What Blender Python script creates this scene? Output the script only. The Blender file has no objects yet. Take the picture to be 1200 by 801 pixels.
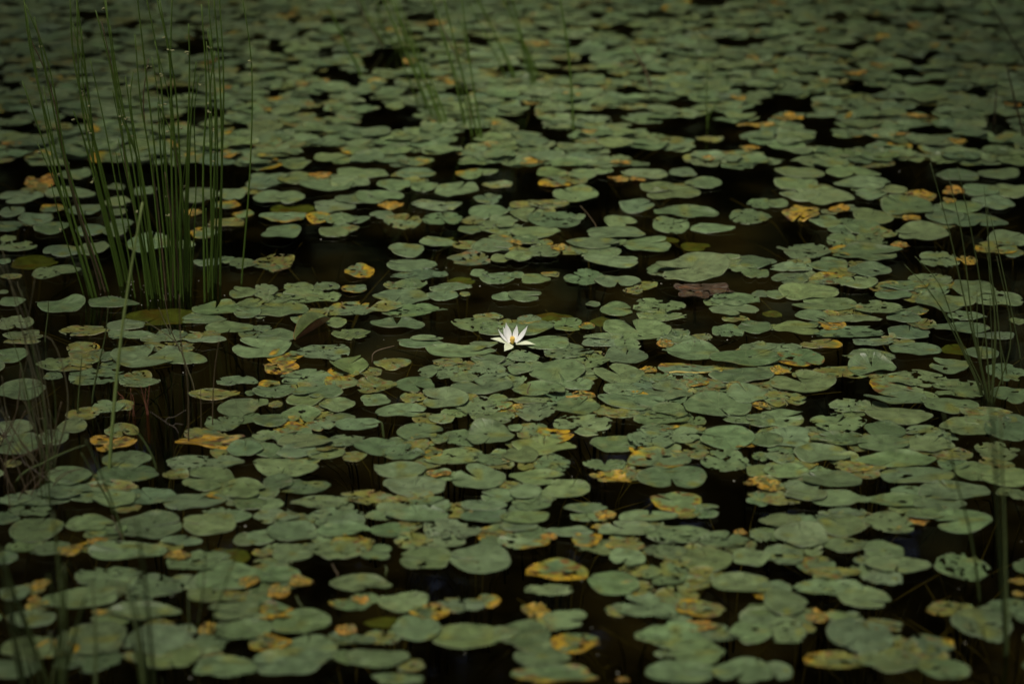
import bpy, math, random
import numpy as np
random.seed(7)
RNG = np.random.default_rng(11)
R = math.radians
sc = bpy.context.scene
col = sc.collection

# ------------------------------------------------------------------ camera geometry
W0, H0, FPX = 1200.0, 801.0, 2750.0
CAM_H, PITCH = 2.35, R(20.8)
CP, SP = math.cos(PITCH), math.sin(PITCH)

def ray(px, py):
    a = (px - W0 / 2) / FPX
    b = (H0 / 2 - py) / FPX
    return np.array([a, CP + b * SP, -SP + b * CP])

def ground(px, py, z=0.0):
    d = ray(px, py)
    return np.array([0, 0, CAM_H]) + d * ((z - CAM_H) / d[2])

def at_y(px, py, y):
    d = ray(px, py)
    return np.array([0, 0, CAM_H]) + d * (y / d[1])

def depth_of(p):
    return p[1] * CP - (p[2] - CAM_H) * SP

# ------------------------------------------------------------------ materials
def new_mat(name):
    m = bpy.data.materials.new(name)
    m.use_nodes = True
    nt = m.node_tree
    for n in list(nt.nodes):
        nt.nodes.remove(n)
    out = nt.nodes.new('ShaderNodeOutputMaterial')
    return m, nt, out

def N(nt, kind, **kw):
    n = nt.nodes.new(kind)
    for k, v in kw.items():
        setattr(n, k, v)
    return n

def math_node(nt, op, a, b=None, c=None):
    n = N(nt, 'ShaderNodeMath', operation=op)
    for i, v in enumerate((a, b, c)):
        if v is None:
            continue
        if isinstance(v, (int, float)):
            n.inputs[i].default_value = v
        else:
            nt.links.new(v, n.inputs[i])
    return n.outputs[0]

def mix_col(nt, mode, fac, a, b):
    n = N(nt, 'ShaderNodeMix', data_type='RGBA', blend_type=mode)
    for i, v in ((0, fac), (6, a), (7, b)):
        if isinstance(v, (int, float)):
            n.inputs[i].default_value = v
        elif isinstance(v, tuple):
            n.inputs[i].default_value = (*v, 1)
        else:
            nt.links.new(v, n.inputs[i])
    return n.outputs[2]

def pad_material():
    m, nt, out = new_mat('lily_leaf')
    L = nt.links.new
    b = N(nt, 'ShaderNodeBsdfPrincipled')
    tint = N(nt, 'ShaderNodeAttribute', attribute_name='tint').outputs['Color']
    leaf = N(nt, 'ShaderNodeAttribute', attribute_name='leaf').outputs['Vector']
    geo = N(nt, 'ShaderNodeNewGeometry').outputs['Position']
    sx = N(nt, 'ShaderNodeSeparateXYZ'); L(leaf, sx.inputs[0])
    # blotches and fine speckle of the leaf skin
    n1 = N(nt, 'ShaderNodeTexNoise'); n1.inputs['Scale'].default_value = 38; n1.inputs['Detail'].default_value = 4
    L(geo, n1.inputs['Vector'])
    n2 = N(nt, 'ShaderNodeTexNoise'); n2.inputs['Scale'].default_value = 260; n2.inputs['Detail'].default_value = 3
    L(geo, n2.inputs['Vector'])
    f1 = math_node(nt, 'MULTIPLY_ADD', n1.outputs['Fac'], 1.7, 0.13)
    f2 = math_node(nt, 'MULTIPLY_ADD', n2.outputs['Fac'], 1.0, 0.5)
    fm = math_node(nt, 'MULTIPLY', f1, f2)
    hs = N(nt, 'ShaderNodeCombineColor')
    for i in range(3):
        L(fm, hs.inputs[i])
    c = mix_col(nt, 'MULTIPLY', 1.0, tint, hs.outputs[0])
    # radial veins
    ang = math_node(nt, 'ARCTAN2', sx.outputs[1], sx.outputs[0])
    wob = math_node(nt, 'MULTIPLY_ADD', n1.outputs['Fac'], 2.5, 0.0)
    s = math_node(nt, 'SINE', math_node(nt, 'ADD', math_node(nt, 'MULTIPLY', ang, 13.0), wob))
    v = math_node(nt, 'POWER', math_node(nt, 'MAXIMUM', s, 0.0), 14.0)
    c = mix_col(nt, 'MIX', math_node(nt, 'MULTIPLY', v, 0.22), c, (0.17, 0.20, 0.09))
    # small brown feeding scars and specks
    vo = N(nt, 'ShaderNodeTexVoronoi'); vo.inputs['Scale'].default_value = 58
    L(geo, vo.inputs['Vector'])
    spot = math_node(nt, 'LESS_THAN', vo.outputs['Distance'], 0.15)
    pick = N(nt, 'ShaderNodeSeparateColor'); L(vo.outputs['Color'], pick.inputs[0])
    spot = math_node(nt, 'MULTIPLY', spot, math_node(nt, 'GREATER_THAN', pick.outputs[0], 0.45))
    c = mix_col(nt, 'MIX', math_node(nt, 'MULTIPLY', spot, 0.92), c, (0.035, 0.028, 0.012))
    n3 = N(nt, 'ShaderNodeTexNoise'); n3.inputs['Scale'].default_value = 17; n3.inputs['Detail'].default_value = 6
    L(geo, n3.inputs['Vector'])
    scum = math_node(nt, 'MULTIPLY', math_node(nt, 'SMOOTH_MIN', math_node(nt, 'MAXIMUM', math_node(nt, 'MULTIPLY_ADD', n3.outputs['Fac'], 6.0, -3.6), 0.0), 1.0, 0.1), 0.5)
    c = mix_col(nt, 'MIX', scum, c, (0.15, 0.145, 0.045))
    L(c, b.inputs['Base Color'])
    L(math_node(nt, 'MULTIPLY_ADD', n1.outputs['Fac'], 0.34, 0.26), b.inputs['Roughness'])
    b.inputs['Specular IOR Level'].default_value = 0.5
    b.inputs['Sheen Weight'].default_value = 0.05; b.inputs['Sheen Roughness'].default_value = 0.45; b.inputs['Sheen Tint'].default_value = (0.9, 1.0, 0.85, 1)
    bm = N(nt, 'ShaderNodeBump'); bm.inputs['Strength'].default_value = 0.55; bm.inputs['Distance'].default_value = 0.004
    h = math_node(nt, 'ADD', math_node(nt, 'MULTIPLY', v, -0.25), math_node(nt, 'ADD', n1.outputs['Fac'], math_node(nt, 'MULTIPLY', n2.outputs['Fac'], 0.15)))
    L(h, bm.inputs['Height']); L(bm.outputs[0], b.inputs['Normal'])
    L(b.outputs[0], out.inputs[0])
    return m

def simple_mat(name, c, rough=0.5, c2=None, scale=60, spec=0.4):
    m, nt, out = new_mat(name)
    b = N(nt, 'ShaderNodeBsdfPrincipled')
    n = N(nt, 'ShaderNodeTexNoise'); n.inputs['Scale'].default_value = scale; n.inputs['Detail'].default_value = 4
    geo = N(nt, 'ShaderNodeNewGeometry').outputs['Position']
    nt.links.new(geo, n.inputs['Vector'])
    c2 = c2 or tuple(x * 0.6 for x in c)
    cc = mix_col(nt, 'MIX', n.outputs['Fac'], c, c2)
    nt.links.new(cc, b.inputs['Base Color'])
    b.inputs['Roughness'].default_value = rough
    b.inputs['Specular IOR Level'].default_value = spec
    nt.links.new(b.outputs[0], out.inputs[0])
    return m

def water_material():
    m, nt, out = new_mat('pond_water')
    L = nt.links.new
    geo = N(nt, 'ShaderNodeNewGeometry').outputs['Position']
    n = N(nt, 'ShaderNodeTexNoise'); n.inputs['Scale'].default_value = 3.5; n.inputs['Detail'].default_value = 3
    L(geo, n.inputs['Vector'])
    bm = N(nt, 'ShaderNodeBump'); bm.inputs['Strength'].default_value = 0.03; bm.inputs['Distance'].default_value = 0.02
    L(n.outputs['Fac'], bm.inputs['Height'])
    fr = N(nt, 'ShaderNodeFresnel'); fr.inputs['IOR'].default_value = 1.33
    L(bm.outputs[0], fr.inputs['Normal'])
    t = N(nt, 'ShaderNodeBsdfTransparent'); t.inputs[0].default_value = (0.55, 0.50, 0.31, 1)
    g = N(nt, 'ShaderNodeBsdfGlossy'); g.inputs['Roughness'].default_value = 0.03
    L(bm.outputs[0], g.inputs['Normal'])
    mx = N(nt, 'ShaderNodeMixShader')
    L(fr.outputs[0], mx.inputs[0]); L(t.outputs[0], mx.inputs[1]); L(g.outputs[0], mx.inputs[2])
    L(mx.outputs[0], out.inputs[0])
    return m

M_PAD = pad_material()
M_WATER = water_material()
M_BED = simple_mat('pond_mud', (0.052, 0.045, 0.022), 0.9, (0.014, 0.014, 0.007), 4, 0.1)
M_RUSH = simple_mat('rush_green', (0.042, 0.085, 0.009), 0.5, (0.062, 0.098, 0.012), 9, 0.25)
M_RUSHBROWN = simple_mat('rush_brown', (0.085, 0.050, 0.024), 0.6, (0.05, 0.045, 0.016), 20)
M_HEAD = simple_mat('rush_flower', (0.26, 0.27, 0.13), 0.7, (0.12, 0.12, 0.05), 300)
M_DRY = simple_mat('dry_straw', (0.115, 0.110, 0.045), 0.7, (0.05, 0.036, 0.018), 25)
M_BLADE = simple_mat('grass_blade', (0.060, 0.085, 0.018), 0.5, (0.04, 0.055, 0.012), 12)
M_FRESH = simple_mat('fresh_blade', (0.17, 0.22, 0.06), 0.5, (0.13, 0.18, 0.045), 15)
M_DARK = simple_mat('dark_reed', (0.022, 0.020, 0.010), 0.7, (0.04, 0.03, 0.012), 20, 0.1)
M_RED = simple_mat('red_shoot', (0.22, 0.06, 0.035), 0.6, (0.14, 0.07, 0.03), 50)
M_TWIG = simple_mat('grey_twig', (0.08, 0.066, 0.046), 0.8, (0.05, 0.04, 0.025), 90)
M_BUBBLE = simple_mat('pale_specks', (0.5, 0.5, 0.42), 0.4, (0.3, 0.3, 0.22), 200)
M_TREE = simple_mat('far_foliage', (0.035, 0.055, 0.018), 0.7, (0.02, 0.032, 0.01), 0.6, 0.2)
M_BANK = simple_mat('bank_earth', (0.05, 0.05, 0.02), 0.9, (0.03, 0.035, 0.012), 1.5, 0.1)
M_PETAL = simple_mat('petal_white', (0.66, 0.67, 0.66), 0.45, (0.60, 0.62, 0.58), 80)
M_SEPAL = simple_mat('sepal_cream', (0.50, 0.55, 0.36), 0.45, (0.56, 0.60, 0.45), 60)
M_STAMEN = simple_mat('stamen_yellow', (0.80, 0.50, 0.04), 0.5, (0.82, 0.64, 0.20), 200)

# ------------------------------------------------------------------ mesh helpers
def noise2(x, y, seed):
    xi = np.floor(x).astype(np.int64); yi = np.floor(y).astype(np.int64)
    fx = x - xi; fy = y - yi
    fx = fx * fx * (3 - 2 * fx); fy = fy * fy * (3 - 2 * fy)
    def h(a, b):
        n = (a * 374761393 + b * 668265263 + seed * 974634777) & 0x7fffffff
        n = ((n ^ (n >> 13)) * 1274126177) & 0x7fffffff
        n = n ^ (n >> 16)
        return (n & 0xffff) / 65535.0
    return (h(xi, yi) * (1 - fx) + h(xi + 1, yi) * fx) * (1 - fy) + (h(xi, yi + 1) * (1 - fx) + h(xi + 1, yi + 1) * fx) * fy

def make_mesh(name, V, F, mat, tint=None, leaf=None, flat_from=None):
    me = bpy.data.meshes.new(name)
    V = np.asarray(V, dtype=np.float64)
    if isinstance(F, np.ndarray):
        nf = len(F); k = F.shape[1]
        me.vertices.add(len(V)); me.vertices.foreach_set('co', V.ravel())
        me.loops.add(nf * k); me.polygons.add(nf)
        me.loops.foreach_set('vertex_index', F.ravel().astype(np.int32))
        me.polygons.foreach_set('loop_start', np.arange(0, nf * k, k, dtype=np.int32))
        me.polygons.foreach_set('loop_total', np.full(nf, k, dtype=np.int32))
        me.update(calc_edges=True)
    else:
        me.from_pydata([tuple(v) for v in V], [], [tuple(f) for f in F])
    sm = np.ones(len(me.polygons), dtype=bool)
    if flat_from is not None:
        sm[flat_from:] = False
    me.polygons.foreach_set('use_smooth', sm)
    if tint is not None:
        a = me.color_attributes.new('tint', 'FLOAT_COLOR', 'POINT')
        a.data.foreach_set('color', np.c_[tint, np.ones(len(V))].ravel().astype(np.float32))
    if leaf is not None:
        a = me.attributes.new('leaf', 'FLOAT_VECTOR', 'POINT')
        a.data.foreach_set('vector', leaf.ravel().astype(np.float32))
    me.materials.append(mat)
    me.validate()
    return me

def link(name, me, parent=None, loc=None):
    o = bpy.data.objects.new(name, me)
    col.objects.link(o)
    if parent is not None:
        o.parent = parent
    if loc is not None:
        o.location = tuple(loc)
    return o

def tag(o, label=None, cat=None, group=None, kind=None):
    if label: o['label'] = label
    if cat: o['category'] = cat
    if group: o['group'] = group
    if kind: o['kind'] = kind
    return o

def smooth_path(pts, n):
    pts = np.asarray(pts, float)
    if len(pts) == 2:
        t = np.linspace(0, 1, n)[:, None]
        return pts[0] * (1 - t) + pts[1] * t
    P = np.vstack([2 * pts[0] - pts[1], pts, 2 * pts[-1] - pts[-2]])
    res = []
    m = len(pts) - 1
    for s in np.linspace(0, m, n):
        i = min(int(s), m - 1); t = s - i
        p0, p1, p2, p3 = P[i], P[i + 1], P[i + 2], P[i + 3]
        res.append(0.5 * ((2 * p1) + (-p0 + p2) * t + (2 * p0 - 5 * p1 + 4 * p2 - p3) * t * t + (-p0 + 3 * p1 - 3 * p2 + p3) * t ** 3))
    return np.array(res)

def tube(pts, r0, r1, k=6, n=14, flat=1.0):
    P = smooth_path(pts, n)
    T = np.gradient(P, axis=0)
    T /= np.linalg.norm(T, axis=1)[:, None] + 1e-12
    ref = np.array([0.3, 1.0, 0.05])
    V, F = [], []
    for i in range(n):
        s = np.cross(T[i], ref); s /= np.linalg.norm(s)
        u = np.cross(s, T[i])
        t = i / (n - 1)
        r = r0 + (r1 - r0) * t ** 1.6
        for j in range(k):
            a = 2 * math.pi * j / k
            V.append(P[i] + s * math.cos(a) * r + u * math.sin(a) * r * flat)
    for i in range(n - 1):
        for j in range(k):
            F.append((i * k + j, i * k + (j + 1) % k, (i + 1) * k + (j + 1) % k, (i + 1) * k + j))
    F.append(tuple(range(k - 1, -1, -1))); F.append(tuple(range((n - 1) * k, n * k)))
    return V, F

def blob(c, r, seed, k=7, squash=0.7):
    rg = np.random.default_rng(seed)
    V, F = [], []
    rings = 4
    V.append(np.array(c) + [0, 0, r * squash])
    for i in range(1, rings):
        ph = math.pi * i / rings
        for j in range(k):
            a = 2 * math.pi * j / k
            q = r * (0.75 + 0.5 * rg.random())
            V.append(np.array(c) + [q * math.sin(ph) * math.cos(a), q * math.sin(ph) * math.sin(a), q * squash * math.cos(ph)])
    V.append(np.array(c) - [0, 0, r * squash])
    for j in range(k):
        F.append((0, 1 + j, 1 + (j + 1) % k))
    for i in range(rings - 2):
        for j in range(k):
            a = 1 + i * k
            F.append((a + j, a + k + j, a + k + (j + 1) % k, a + (j + 1) % k))
    e = len(V) - 1; a = 1 + (rings - 2) * k
    for j in range(k):
        F.append((e, a + (j + 1) % k, a + j))
    return V, F

def merge(parts):
    V, F = [], []
    for v, f in parts:
        o = len(V)
        V += list(v); F += [tuple(i + o for i in q) for q in f]
    return V, F

# ------------------------------------------------------------------ lily pads measured in the photograph
# every block: origin in the photograph, then "x y width height flags" in quarter pixels
#   g whole green, h one big hole, t tattered, m mossy yellow-green, y partly yellow, o decayed orange leaf, s under water, nDEG notch
DATA = {}
DATA[(300, 400)] = """30 45 265 95 g n200;315 60 260 70 t;435 122 185 90 gw;115 130 165 85 o;640 110 175 60 m;540 150 105 45 m;770 15 215 45 g;1070 17 130 30 g;955 58 330 75 g n350
235 182 260 70 t;85 245 200 60 t;400 205 160 60 y;560 215 190 70 mt;745 212 190 72 g n60;855 150 190 80 t;1090 150 200 85 t n130;1090 100 160 50 g;900 110 150 45 mt;290 250 230 65 g;230 285 185 60 g
15 305 90 45 g;90 300 70 40 m;380 305 160 75 g;560 285 140 65 h;890 285 225 95 g;740 275 130 50 m;680 335 250 75 g n0;1060 225 290 70 g;980 185 140 40 t;1040 320 200 85 t;1160 310 90 60 y
210 355 180 75 h;70 385 165 70 g;165 415 150 50 yo;400 365 140 40 g;300 400 140 50 y;480 400 220 60 g n10;870 372 125 45 g;1060 375 110 45 s;1110 370 190 60 t;770 437 215 90 g n20
60 455 150 50 t;230 485 260 70 g;430 480 210 60 t;200 530 200 60 g;330 540 180 60 t;460 545 120 50 m;560 508 190 75 g;750 500 130 60 m;690 545 190 75 t n310;860 470 90 50 t;975 455 190 80 t;1100 455 220 125 gw
920 562 250 75 t;1110 560 220 60 t;50 520 130 70 g;140 597 295 95 g;675 620 250 80 g;1045 655 250 115 g n225;745 692 320 85 g;860 630 120 40 o;105 672 145 75 g;220 690 240 70 t;50 720 120 60 g;1130 732 155 75 g n180
60 775 150 65 g;530 745 280 75 mt;300 770 280 60 t;800 780 230 75 t;1070 785 220 45 g;640 790 150 50 g"""
DATA[(600, 400)] = """165 28 210 60 g;435 15 210 55 t;785 5 210 40 t;720 25 80 40 o;535 77 205 80 g;845 68 265 100 g;1090 105 330 75 g;1140 45 150 60 t;265 60 230 75 t;360 100 190 70 t;50 85 150 55 t;210 150 265 115 g
500 165 235 100 g n235;640 140 80 50 o;830 140 300 55 y;1075 172 300 70 g;40 145 120 60 g;690 185 170 50 t;305 210 160 60 t;520 235 190 55 t;735 245 230 85 g n200;15 222 70 45 g;130 245 240 80 g;325 265 140 45 o;910 220 190 70 m
850 205 150 50 y;1105 260 200 80 g;1060 225 130 45 mt;560 297 305 75 g;300 315 220 85 g;965 315 330 115 g;110 340 190 75 t;80 290 200 40 t;520 350 170 45 mt;30 320 50 30 o;330 395 285 105 t n120;710 375 280 75 t n10;1080 365 200 50 t;1165 380 140 85 g n170
1165 310 70 35 o;100 435 160 80 m n350;15 420 70 80 g;1000 460 280 115 g;1190 475 150 80 g;480 490 225 75 g;650 480 230 90 t;780 455 200 80 t;690 425 180 40 y;830 420 150 50 m;150 505 300 75 g;40 545 170 80 g
190 585 170 100 t n100;435 590 200 60 t n270;690 570 290 105 y;830 540 180 50 m;1000 570 230 130 ht;1165 545 80 65 t;120 650 260 75 g n10;460 650 190 60 o;745 660 335 105 g;60 720 150 70 g;260 705 220 95 g;770 765 230 110 y
90 770 190 70 t;340 790 200 40 g;1155 680 130 70 o;1165 620 140 60 g;1160 755 120 80 t;910 790 120 30 g"""
DATA[(900, 400)] = """40 45 240 60 t;250 20 200 45 my;140 100 230 90 y;60 145 100 40 o;15 110 70 60 g;490 15 200 40 t;480 75 240 60 t;690 48 235 55 g;485 130 235 75 gw;350 150 280 60 m;880 25 140 60 s;850 123 185 80 h n210;1000 60 160 60 g;1110 150 180 90 t
160 205 305 105 g n250;700 190 300 80 ht;600 225 250 105 y;890 235 250 90 t n180;1130 258 180 80 h;80 285 200 85 mt;380 315 190 65 t;600 290 290 75 gw;850 308 270 75 g;610 358 310 70 g;65 365 220 90 h n0;325 395 255 90 t n300;1020 350 250 60 m
550 430 190 85 g;735 435 190 60 ht;95 460 240 100 g;930 425 240 95 g;1110 440 200 120 g;290 455 200 60 m;350 475 300 60 t;540 500 240 75 g;760 500 220 70 g;255 545 265 90 gw;1075 525 205 90 t;55 550 140 80 ht;600 570 350 70 g
870 540 180 60 m;400 600 190 50 my;510 598 80 35 m;85 625 210 75 g;700 650 340 90 h;980 625 200 100 g;1110 650 230 100 g;290 665 300 80 g;870 720 340 85 g;20 690 110 70 o;160 695 160 60 g;180 740 200 60 g;330 755 280 80 g;600 760 260 70 h;800 775 250 60 g;1180 730 110 70 t;60 760 180 60 m
1000 385 200 50 g;1160 385 120 60 g"""
DATA[(0, 600)] = """30 40 130 70 t;170 90 250 130 g;120 170 190 70 t;215 190 150 60 t;330 190 120 60 o;420 70 220 80 g;500 90 200 75 g;700 75 310 130 g;985 70 250 115 g;30 220 110 110 g;600 195 370 95 g;460 145 100 40 o;830 215 120 50 o;850 145 200 50 g;930 240 300 120 t
1060 190 220 100 s;1155 135 120 90 g;1090 30 180 60 g;510 315 330 105 t;70 390 140 140 g;190 350 90 60 o;160 420 60 70 o;370 420 370 120 g;710 365 310 110 t;1070 320 330 130 g;1170 350 100 80 o;1000 400 250 90 t;680 480 330 90 g;480 480 110 30 o
150 510 230 90 g;1100 480 240 100 g;1140 570 270 110 g;130 650 240 130 g;430 610 340 170 g;740 620 330 150 g;780 690 330 130 g;960 640 180 70 g;60 740 280 100 g;980 560 100 70 o;1060 740 300 120 g;450 700 260 130 t;850 560 150 60 g;330 720 160 70 g"""
DATA[(300, 600)] = """100 30 220 70 t;370 45 300 100 t;760 30 300 75 g;1075 30 240 80 g;170 110 240 110 g;410 100 250 80 g;630 100 190 85 g;915 95 275 110 t;1140 90 150 45 ty;30 130 150 80 g;170 205 185 100 g;385 190 240 95 t;560 200 150 90 g;30 200 100 40 my;795 225 250 115 h
1050 230 285 150 g;1110 150 130 60 t;95 310 220 90 g;210 345 130 60 o;110 390 110 70 o;490 350 290 95 g;10 420 120 110 g;690 430 240 100 g;440 445 190 70 y;490 428 90 40 o;610 495 200 40 s;950 440 260 70 ty;1090 420 110 70 yo;210 530 280 120 g;0 530 140 120 g
755 560 230 130 g;420 565 100 60 o;600 590 190 70 m;490 610 150 45 g;990 595 340 130 g;1170 580 120 130 g;240 645 290 110 g;170 720 370 130 g;570 700 300 100 g;730 725 130 70 m;670 790 250 50 t"""
DATA[(600, 600)] = """60 45 230 75 g;30 80 180 60 g;350 30 160 60 t;440 25 100 50 o;420 75 110 30 o;270 105 220 50 g;640 35 280 60 g;540 95 280 75 g;760 110 320 90 t;910 15 120 50 t;60 150 240 85 y;170 130 80 40 o;345 150 130 60 y;400 175 230 75 t;530 175 180 70 my;720 195 200 75 t
990 145 240 80 t;1070 100 60 30 o;1165 120 110 100 t;1110 160 70 40 m;540 235 170 90 g;915 235 240 130 g;1120 225 180 90 g;210 285 290 110 yo;170 370 230 60 t;480 345 240 130 g;720 310 210 140 ht;850 350 160 80 m;1080 355 280 100 g;1000 320 150 60 t;110 465 130 130 o;640 455 330 130 t n215
500 470 130 60 m;880 465 240 100 my;1150 470 110 100 g;250 515 200 110 g n20;60 590 240 140 g;890 545 180 60 o;770 590 380 130 t;1120 580 200 120 h;300 625 230 110 yo;140 690 260 100 g;870 670 250 150 g;790 760 330 120 g;1090 760 280 130 g;200 785 400 70 gy;720 670 110 40 g;520 790 60 30 o"""
DATA[(900, 600)] = """60 60 200 70 g;350 15 220 50 t;340 75 230 110 g;230 60 200 80 t;570 60 230 100 t;640 95 80 30 y;740 25 190 55 g;910 50 290 105 g n170;700 45 110 45 o;160 125 250 120 g;370 165 210 80 h;70 220 190 100 h;540 200 190 90 h;220 255 190 110 y;480 240 160 60 t;610 265 300 90 g
910 268 260 135 ht;540 320 190 80 t;310 300 250 60 m;40 370 140 120 g;80 440 210 140 g;280 370 330 90 t;450 420 240 130 g n30;860 460 230 75 my;230 500 100 80 o;320 495 110 50 y;80 570 200 150 t;190 550 70 60 m;1000 540 280 180 t;1130 470 210 150 t;1170 330 90 40 o;1175 390 60 70 o
430 590 310 170 g;540 540 180 80 m n20;760 635 220 100 ty;310 705 290 90 my;590 710 240 130 g;820 750 250 110 h;40 750 150 110 g"""
DATA[(0, 400)] = """50 75 160 75 g;100 5 170 30 mt;390 40 150 50 my;250 118 150 60 t;380 100 170 60 mt;490 85 120 50 t;690 90 320 115 g n290;800 40 230 50 m;870 100 200 60 g;760 5 200 30 g;960 5 200 30 g;460 175 280 90 ht;655 202 200 50 t;100 238 220 95 g;250 170 90 40 t;1110 195 200 55 t;1000 255 240 50 my
1180 245 60 50 g;75 410 175 70 g;390 345 160 60 m;510 315 160 60 t;340 410 140 85 g;570 310 120 50 m;250 455 150 80 g;90 495 210 100 g;530 485 210 75 o;570 425 160 70 m;1120 325 180 90 g;1050 395 180 80 t;960 440 200 50 m;1000 480 320 70 o;1150 520 170 75 g;590 575 230 85 g;600 635 290 95 g;965 585 370 75 t;985 660 240 110 g n190
1140 710 200 110 g;330 655 200 100 g;300 720 260 80 g;500 700 300 60 m;700 740 260 80 g;920 760 300 80 g;180 750 300 70 t;540 760 200 70 g;420 740 200 60 g;70 760 150 60 t;1170 775 160 60 g;60 580 80 50 m"""
DATA[(0, 200)] = """350 25 150 60 g;190 60 150 60 o;100 130 210 65 g;330 110 230 50 g;60 200 120 50 g;170 235 160 55 h;30 268 140 75 g;240 277 160 60 g;400 190 150 70 g;550 150 120 60 g;555 198 80 40 g;430 285 150 65 g;570 255 110 50 g;540 295 120 40 g;250 185 120 45 y;75 365 200 45 t;40 325 80 30 g
160 415 220 65 s;20 430 60 40 g;300 380 200 50 g;440 375 150 60 g;265 482 220 60 t;50 500 100 25 m;15 575 50 50 g;60 620 120 50 g;700 350 210 95 g;870 352 90 50 g;980 435 150 40 t;1060 425 80 35 t;1140 445 130 55 t;540 85 90 50 g;680 100 110 70 g;940 120 180 100 g;1090 120 130 60 g;1060 170 130 40 y;900 200 80 40 o
1140 210 100 40 y;1060 250 180 40 my;960 300 130 60 y;285 640 230 65 gw;530 628 230 50 g;750 670 320 95 s;1010 655 220 70 g;1140 585 130 75 g;1160 675 130 80 g;955 710 215 55 g;1080 745 230 60 g;590 735 185 50 g;70 725 175 65 t;110 780 180 50 t;400 755 240 50 mt;620 785 230 40 t;800 780 160 40 t;960 780 150 40 m"""
DATA[(300, 200)] = """500 20 240 50 g;750 20 190 50 g;60 40 180 40 g;290 32 120 35 o;30 75 150 60 g;190 50 180 50 g;330 80 260 60 g;440 65 190 50 g;1000 25 130 50 y;1060 10 150 30 g;650 75 160 60 g;790 80 130 70 g;940 100 205 65 g;1085 138 130 45 t;1130 72 140 35 m;60 130 150 60 g;160 130 140 60 g;170 168 205 55 s;370 178 190 75 g
470 140 200 60 g;580 135 220 70 g;630 172 110 40 o;130 225 220 50 y;300 230 130 50 yo;400 240 150 50 t;470 235 130 45 g;590 215 120 40 g;845 172 230 45 ht;690 245 180 90 mt;870 240 200 70 t;120 298 190 80 g;365 300 140 45 g;440 280 90 35 m;1090 200 190 65 g;1160 260 110 60 g;1110 275 170 60 t;1000 290 110 45 g;870 320 140 50 s
850 342 170 40 g;707 378 170 65 g;1000 355 160 40 m;1110 367 190 65 g;1150 330 100 30 y;1150 420 100 45 g;1000 428 200 75 mt;485 480 140 80 yo;90 440 190 80 mty;730 455 230 60 g;770 497 270 50 t;960 505 130 50 s;1045 490 80 45 g;1130 510 170 55 t;640 545 80 50 m;720 545 160 50 t;45 575 130 70 t;200 560 140 45 t;330 550 130 40 t
260 600 280 70 t;460 560 120 40 y;680 598 260 70 g;915 555 200 40 t;875 595 150 45 g;980 585 50 25 m;440 660 250 70 ty;740 668 300 60 t;660 728 245 50 g n270;120 660 250 85 g;20 680 80 60 g;1160 600 110 75 g;230 705 140 60 g;370 717 110 70 g;30 745 80 40 t;100 780 180 60 g;445 772 180 55 t;1040 730 240 75 t;1130 760 180 60 t;1090 690 140 35 m;800 795 150 25 g"""
DATA[(600, 200)] = """190 20 140 60 g;330 25 140 60 g;200 65 150 50 yo;430 15 90 50 g;500 45 90 40 o;620 20 220 50 g;590 48 70 30 o;800 15 130 50 g;895 67 175 55 g;295 120 205 80 g;690 90 190 60 g;760 117 260 60 g n240;585 172 170 75 g n340;40 170 110 40 m;170 165 200 55 mt;70 215 160 60 g;200 240 260 75 t;305 228 80 50 t;507 243 153 60 g
810 205 300 55 g;745 262 190 75 t;940 275 205 45 g;1115 222 190 70 t;1160 165 120 50 t;110 300 235 55 g;70 335 140 45 t;150 345 80 30 y;20 350 60 35 o;485 308 280 60 g;630 352 225 80 g;375 352 240 60 g;400 390 220 55 t;720 310 130 30 s;130 390 190 60 t;30 415 120 55 g;215 372 70 30 o;465 435 265 52 g;860 342 140 40 s
700 475 140 65 ht;845 500 345 110 gR n170;985 430 180 50 g;1130 435 170 65 g;1140 490 130 60 t;890 570 250 50 ob;850 606 150 40 ob;985 575 110 30 ob;110 515 140 55 g;20 500 80 40 t;180 492 90 25 my;340 510 190 70 t;495 530 215 70 g n90;570 570 90 50 mt;60 595 155 80 g n10;185 674 208 48 s;380 632 70 25 g;490 655 160 65 g n0;440 690 150 50 s
690 645 250 75 ht;700 690 240 50 t;1165 585 80 70 g;1050 615 240 70 t;1040 665 240 65 g;90 745 210 75 g;80 710 120 35 y;250 730 170 60 t;350 740 80 50 y;585 755 325 95 g n255;770 775 130 70 t;1010 760 150 85 t n60;1140 740 150 75 g;890 785 100 30 m;430 790 180 30 g;190 795 150 25 g"""
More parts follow.
